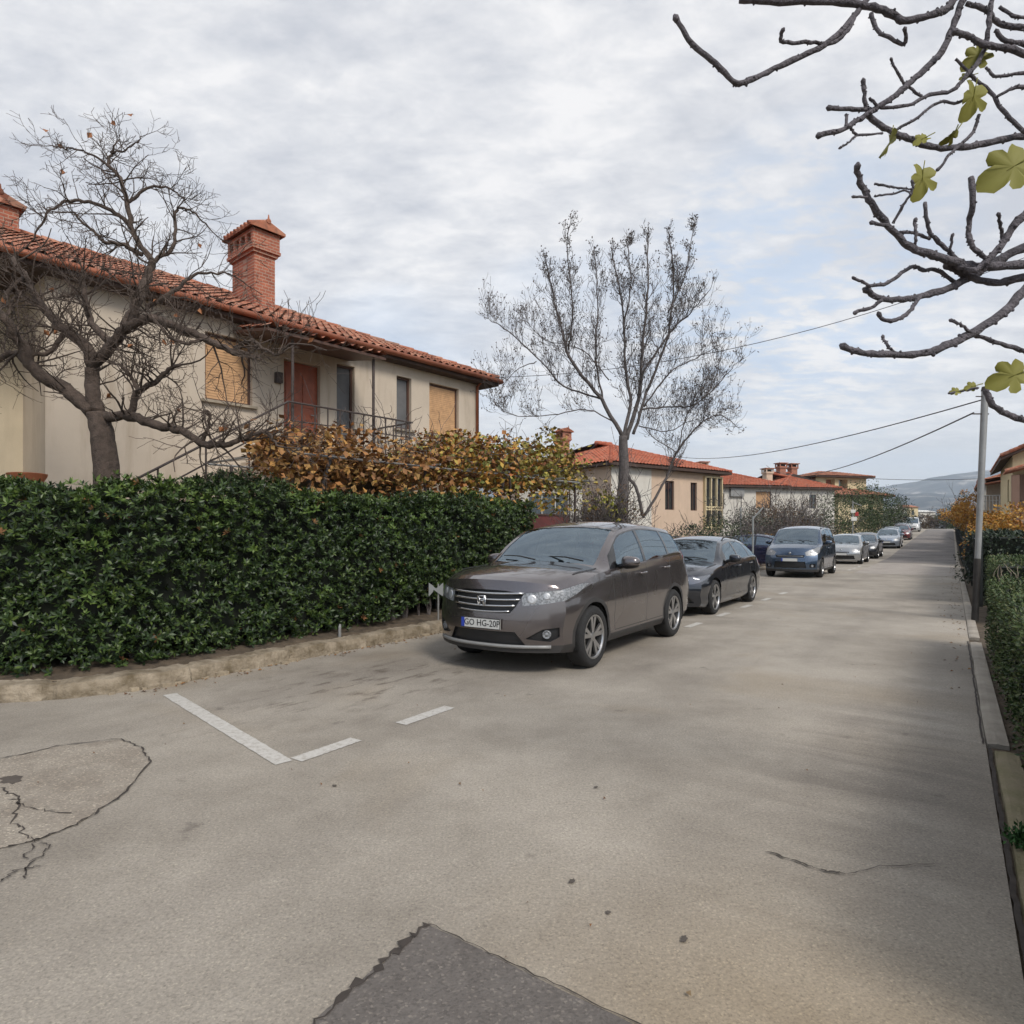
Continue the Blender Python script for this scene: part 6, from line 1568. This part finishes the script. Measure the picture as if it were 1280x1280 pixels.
    # mirrors, handles, plate, roof rails, lamps
    for sg in (-1,1):
        xm, zm_ = c['mirror']; yb = pchip(wbk,xm)
        mb = MB(); cen = Vector((xm, sg*(yb+.13), zm_))
        bmm = bmesh.new(); bmesh.ops.create_uvsphere(bmm, u_segments=16, v_segments=10, radius=1)
        for v in bmm.verts:
            q = v.co; q.x = math.copysign(abs(q.x)**.8,q.x); q.y = math.copysign(abs(q.y)**.65,q.y); q.z = math.copysign(abs(q.z)**.7,q.z)
            if q.x > .35: q.x = .35
            v.co = Vector((q.x*.085, q.y*.115, q.z*.078*(1-.15*q.y*sg)))+cen
        b = len(mb.v); idx = {v:i for i,v in enumerate(bmm.verts)}
        mb.add([v.co.copy() for v in bmm.verts], [tuple(idx[v] for v in f.verts) for f in bmm.faces], 0)
        for i, f in enumerate(bmm.faces):
            if f.calc_center_median().z < zm_-.025 or f.calc_center_median().x > cen.x+.025: mb.m[i] = 1
        bmm.free(); mb.tube([Vector((xm+.01,sg*(yb-.03),zm_-.06)), Vector((xm,sg*(yb+.07),zm_-.03))],[.035,.028],8, mi=1)
        mb.build('wing_mirror', [paint, M['blacktrim']], o, smooth=True, sharp=50)
        for (xh, zh) in c['handles']:
            mb = MB(); yh = W+.012; mb.tube([(xh-.10,sg*(yh-.018),zh),(xh-.08,sg*(yh+.012),zh),(xh+.08,sg*(yh+.012),zh+.005),(xh+.10,sg*(yh-.018),zh+.005)],[.010,.013,.013,.010],6)
            mb.build('door_handle', paint, o, smooth=True)
        if c.get('rails'):
            mb = MB(); xs_ = [xr+.12+(xb-xr-.2)*i/10 for i in range(11)]
            mb.tube([Vector((x, sg*(wtop(x)-.03), zA(x)+(.045 if 0<i<10 else .0))) for i,x in enumerate(xs_)], .014, 6); mb.build('roof_rail', M[c['rails']], o, smooth=True)
        if c.get('fog'):
            yf, zf, rf_ = c['fog']; xf_ = front_x(yf,zf); mb = MB(); nd = Vector((-.9,sg*.42,0)).normalized()
            mb.lathe([(rf_*1.25,-.03),(rf_*1.2,.0),(rf_,.004),(rf_*.9,-.004),(rf_*.5,.004),(0,.006)], Vector((xf_+.012,sg*yf,zf)), nd, 16); mb.build('fog_light', M['lens'], o, smooth=True)
        if c.get('bulbs'):
            mb = MB()
            for (yb_, zb4, rr) in c['bulbs']:
                nd = Vector((-.85,sg*.5,.15)).normalized(); mb.lathe([(rr,-.006),(rr*.9,.004),(rr*.55,.0),(0,.006)], Vector((front_x(yb_,zb4)+.003,sg*yb_,zb4)), nd, 14)
            mb.build('lamp_bowl', M['bowl'], o, smooth=True)
    pz = c['plate']; xp = min(front_x(0,pz), front_x(.26,pz))-.014
    mb = MB(); mb.box((xp,0,pz),(.008,.52,.112)); plt = mb.build('number_plate', M['plate'], o)
    mb = MB(); mb.box((xp-.0052,.235,pz),(.002,.042,.100)); mb.build('blue_band', M['plate_blue'], plt)
    mb = MB()
    for z_, h_ in ((pz+.054,.006),(pz-.054,.006)): mb.box((xp-.0045,0,z_),(.003,.52,h_))
    for y_ in (-.257,.257): mb.box((xp-.0045,y_,pz),(.003,.006,.112))
    mb.build('plate_border', M['ink'], plt)
    if c.get('plate_text'): text_mesh(c['plate_text'], .098, 'plate_text', M['ink'], plt, (xp-.0055,-.02,pz), (PI/2,0,-PI/2), .0015, .95)
    if c.get('emblem'):
        ez = c['emblem']; xe_ = front_x(0,ez)-.022; mb = MB(); a = .052
        mb.tube([(xe_,-a*1.05,ez+a),(xe_,a*1.05,ez+a),(xe_,a*.85,ez-a),(xe_,-a*.85,ez-a),(xe_,-a*1.05,ez+a)],.0065,6)
        for sg in (-1,1): mb.tube([(xe_,sg*a*.78,ez+a*.9),(xe_,sg*a*.42,ez),(xe_,sg*a*.55,ez-a*.9)],[.010,.0075,.010],6)
        mb.tube([(xe_,-a*.42,ez),(xe_,a*.42,ez)],.008,6)
        mb.build('emblem', M['chrome'], o, smooth=True)
    if c.get('lip'):
        mb = MB(); zl_ = c['lip']; pts = [Vector((front_x(W*.80*(2*k/20-1), zl_)-.006, W*.80*(2*k/20-1), zl_)) for k in range(21)]; mb.tube(pts, .020, 6); mb.build('bumper_lip', M['steel'], o, smooth=True)
    if c.get('round_emblem'):
        ez = c['round_emblem']; mb = MB(); mb.lathe([(.045,-.01),(.045,.006),(.038,.010),(.02,.006),(0,.006)], Vector((front_x(0,ez)-.004,0,ez)), (-1,0,0), 16); mb.build('emblem', M['chrome'], o, smooth=True)
    mb = MB(); mb.tube([(xb-.35,0,zb_+.02),(xb-.28,0,zb_+.10)],[.018,.006],6); mb.build('aerial', M['blacktrim'], o)
    xi0, xi1 = xc+.15, xr+.05; zf = zs+.16
    mb = MB(); zd = pchip(bel,xc+.3)-.06; mb.box((xc+.42,0,zd-.11),(.46,W*1.62,.20)); mb.tube([(xc+.22,y_,zd+.005) for y_ in (-W*.75,-.3,.3,W*.75)],.05,6); mb.build('dashboard', M['cladding'], o)
    for y_ in (-.36,.36):
        xs_ = xr-.02; mb = MB(); tz = zf+.42
        mb.tube([(xs_-.42,y_,zf+.20),(xs_-.05,y_,zf+.17),(xs_+.06,y_,zf+.30),(xs_+.14,y_,zf+.62),(xs_+.19,y_,zf+.80)],[.16,.20,.21,.20,.14],8); mb.tube([(xs_+.20,y_,zf+.80),(xs_+.20,y_,zf+.90),(xs_+.21,y_,zf+1.00)],[.03,.12,.09],8)
        mb.build('seat', M['seat'], o, smooth=True)
    xs_ = min(xr+.95, c['xf']+c['wb']-.1); mb = MB(); mb.box((xs_,0,zf+.24),(.5,W*1.4,.16)); mb.box((xs_+.28,0,zf+.52),(.14,W*1.4,.56))
    for y_ in (-.36,.36): mb.tube([(xs_+.30,y_,zf+.78),(xs_+.30,y_,zf+.93)],[.10,.09],8)
    mb.build('rear_seat', M['seat'], o)
    mb = MB(); pts = [Vector((xc+.66+.05*math.sin(a_),-.36+.18*math.cos(a_),zd+.03+.17*math.sin(a_))) for a_ in [2*PI*k/16 for k in range(17)]]; mb.tube(pts,.014,6); mb.build('steering_wheel', M['cladding'], o)
    mb = MB(); mb.box((xr-.16,0,H-.24),(.03,.22,.07)); mb.build('rear_view_mirror', M['blacktrim'], o)
    if c.get('black_floor', True):
        mb = MB(); mb.box((L/2,0,zs+.03),(L*.8,W*1.2,.03)); mb.build('underbody', M['dark'], o)
    return o
SUV = dict(L=4.55,W=.91,H=1.685,hood0=1.01,xc=1.20,zc=1.165,xr=2.02,zr=1.615,xb=3.88,zrb=1.625,xe=4.40,ze=1.16,belt=(1.09,1.22),wr=.755,zs=.25,r=.35,xf=.93,wb=2.62,rim=.245,zm=.68,
  style=(5,.20,.05),plan=.42,pe=2.5,pf=.09,lowclad=.33,clad=1,lip=.315,
  grille=[(-.47,.875),(-.40,.735),(-.34,.665),(.34,.665),(.40,.735),(.47,.875),(.25,.90),(0,.905),(-.25,.90)],bars=[(.865,.47,.012),(.80,.44,.011),(.735,.395,.011),(.675,.34,.009)],barcurve=.012,
  front_black=[[(-.50,.33),(.50,.33),(.40,.47),(-.40,.47)],[(.50,.40),(.72,.37),(.80,.42),(.80,.52),(.66,.50)],[(-.50,.40),(-.66,.50),(-.80,.52),(-.80,.42),(-.72,.37)]],
  fog=(.69,.445,.038),lamp=[(.40,.745),(.62,.765),(.86,.80),(1.02,.86),(1.22,.965),(1.10,.965),(.82,.915),(.40,.875)],bulbs=[(.55,.815,.052),(.68,.845,.038)],
  wa=.30,wend=4.02,panes=[(1.58,2.46),(2.54,3.36),(3.42,3.92)],lines=[(1.50,.36,1.44,1.06),(2.50,.36,2.50,1.11),(3.40,1.15,3.32,.80),(3.32,.80,3.10,.50),(1.5,.36,3.1,.36)],
  tail=[(4.02,1.14),(4.30,1.08),(4.50,1.10),(4.40,1.30),(4.16,1.50),(4.10,1.5)],mirror=(1.70,1.16),handles=[(2.32,1.0),(3.18,1.04)],plate=.545,plate_text='GO HG-20P',emblem=.785)
EST = dict(L=4.67,W=.905,H=1.465,hood0=.80,xc=1.30,zc=.985,xr=2.12,zr=1.40,xb=3.85,zrb=1.36,xe=4.48,ze=1.0,belt=(.94,1.0),wr=.70,zs=.19,r=.325,xf=.92,wb=2.69,rim=.235,zm=.56,
  style=(5,.16,.04),plan=.30,pf=.12,rails='blacktrim',
  grille=[(-.40,.73),(-.36,.58),(.36,.58),(.40,.73),(0,.75)],bars=[(.735,.40,.009)],grille_rim=True,front_black=[[(-.72,.26),(.72,.26),(.62,.40),(-.62,.40)]],
  lamp=[(.38,.60),(.62,.60),(.95,.68),(1.12,.76),(.95,.75),(.38,.72)],lensm='lens_dark',bulbs=[(.60,.665,.035)],
  wa=.34,wend=4.15,panes=[(1.74,2.56),(2.64,3.44),(3.50,4.02)],lines=[(1.62,.30,1.56,.93),(2.60,.30,2.60,.96),(3.5,.98,3.30,.50),(1.62,.30,3.1,.30)],
  tail=[(4.30,.80),(4.60,.80),(4.60,.98),(4.28,.95)],mirror=(1.82,1.02),handles=[(2.42,.86),(3.32,.88)],plate=.47,round_emblem=.765)
MPV = dict(L=4.38,W=.905,H=1.80,hood0=1.02,xc=.98,zc=1.20,xr=1.72,zr=1.71,xb=4.02,zrb=1.76,xe=4.28,ze=1.15,belt=(1.12,1.18),wr=.78,zs=.22,r=.325,xf=.88,wb=2.73,rim=.20,zm=.66,
  style=(7,0,.05),plan=.32,pf=.20,lowclad=.30,clad=1,rails='blacktrim',
  grille=[(-.46,.78),(-.44,.70),(.44,.70),(.46,.78)],bars=[(.745,.42,.009)],front_black=[[(-.52,.34),(.52,.34),(.48,.56),(-.48,.56)],[(.60,.36),(.78,.36),(.78,.48),(.62,.48)],[(-.60,.36),(-.62,.48),(-.78,.48),(-.78,.36)]],
  fog=(.69,.42,.035),lamp=[(.44,.76),(.70,.76),(.98,.86),(1.12,1.04),(.98,1.05),(.60,.95),(.44,.88)],bulbs=[(.66,.88,.05)],
  wa=.34,wend=3.95,panes=[(1.42,2.22),(2.32,3.16),(3.24,3.86)],lines=[(1.32,.34,1.24,1.08),(2.27,.34,2.27,1.12),(3.22,1.16,3.22,.8),(1.32,.34,3.0,.34)],
  tail=[(4.16,.86),(4.36,.86),(4.36,1.30),(4.18,1.30)],mirror=(1.52,1.20),handles=[(2.08,1.0),(2.46,1.0)],plate=.62,round_emblem=.84)
HAT = dict(L=4.20,W=.875,H=1.51,hood0=.82,xc=1.08,zc=1.03,xr=1.92,zr=1.44,xb=3.55,zrb=1.42,xe=4.06,ze=1.02,belt=(.97,1.03),wr=.71,zs=.20,r=.315,xf=.85,wb=2.61,rim=.195,zm=.58,
  style=(7,0,.045),plan=.32,pf=.16,
  grille=[(-.36,.62),(-.34,.56),(.34,.56),(.36,.62)],bars=[(.59,.32,.008)],front_black=[[(-.60,.26),(.60,.26),(.55,.44),(-.55,.44)]],
  lamp=[(.42,.62),(.62,.62),(.90,.70),(1.16,.88),(1.0,.88),(.70,.80),(.42,.72)],bulbs=[(.60,.70,.045)],
  wa=.34,wend=3.72,panes=[(1.56,2.38),(2.46,3.12),(3.18,3.6)],lines=[(1.42,.32,1.36,.94),(2.42,.32,2.42,.98),(3.18,1.0,3.0,.55),(1.42,.32,2.9,.32)],
  tail=[(3.95,.80),(4.18,.80),(4.18,1.05),(3.93,1.05)],mirror=(1.62,1.05),handles=[(2.24,.88),(3.02,.9)],plate=.50,round_emblem=.70)
def road_rz(extra=0): return PI/2-TH+R(extra)
gc = 'cars parked along the left kerb'
PAINT = {k: carpaint('paint_'+k, v, mt) for k, v, mt in (('brown',(.150,.130,.127),.8),('black',(.022,.026,.036),.6),('blue',(.06,.095,.15),.7),('silver',(.34,.35,.35),.6),('darkgrey',(.035,.037,.042),.5),
   ('lightblue',(.33,.37,.42),.55),('grey',(.16,.17,.18),.6),('red',(.14,.018,.018),.3),('white',(.60,.60,.58),.0),('navy',(.012,.014,.05),.3))}
def park(cs, label, col, s, t, extra=0, g=gc):
    a, b = gz(s), gz(s+cs['L']); p = RS(s,t,a); o = make_car(cs, label, PAINT[col], p, road_rz(extra), g)
    sl = math.atan2(b-a, cs['L']); o.rotation_euler = (Matrix.Rotation(road_rz(extra),4,'Z') @ Matrix.Rotation(-sl,4,'Y')).to_euler(); return o
park(SUV, 'brown grey compact SUV with chrome barred grille, nearest of the parked cars', 'brown', 5.52, -4.20, .9)
park(EST, 'black estate car parked right behind the brown SUV', 'black', 11.1, -4.53, 0)
park(MPV, 'tall steel blue family van behind the black estate', 'blue', 23.3, -4.56, 0)
d_ = dict(HAT); park(d_, 'silver hatchback with black lower bumper behind the blue family van', 'silver', 35.1, -4.5)
park(dict(HAT, H=1.56, lowclad=.42, clad=1), 'black car with bright headlamps between two silver cars', 'darkgrey', 43.4, -4.5)
park(dict(HAT), 'pale blue silver hatchback, fifth of the row with the white bonnet', 'lightblue', 56.2, -4.1)
park(dict(EST), 'grey car mostly hidden between the pale hatchback and the red car', 'grey', 65, -4.6)
park(dict(HAT), 'dark red car far along the row', 'red', 73.5, -4.2)
park(dict(EST), 'pale car just behind the red one near the crest', 'silver', 86, -4.9)
park(dict(MPV, H=1.98, zr=1.88, zrb=1.93), 'white panel van, last in the row near the crest', 'white', 103, -4.5)
o = make_car(dict(HAT), 'dark navy car standing crosswise in a bay, half hidden behind the blue van', PAINT['navy'], RS(30.2,-4.75,0), 0, 'cars parked off the street')
o.rotation_euler = (0,0,-TH+PI)
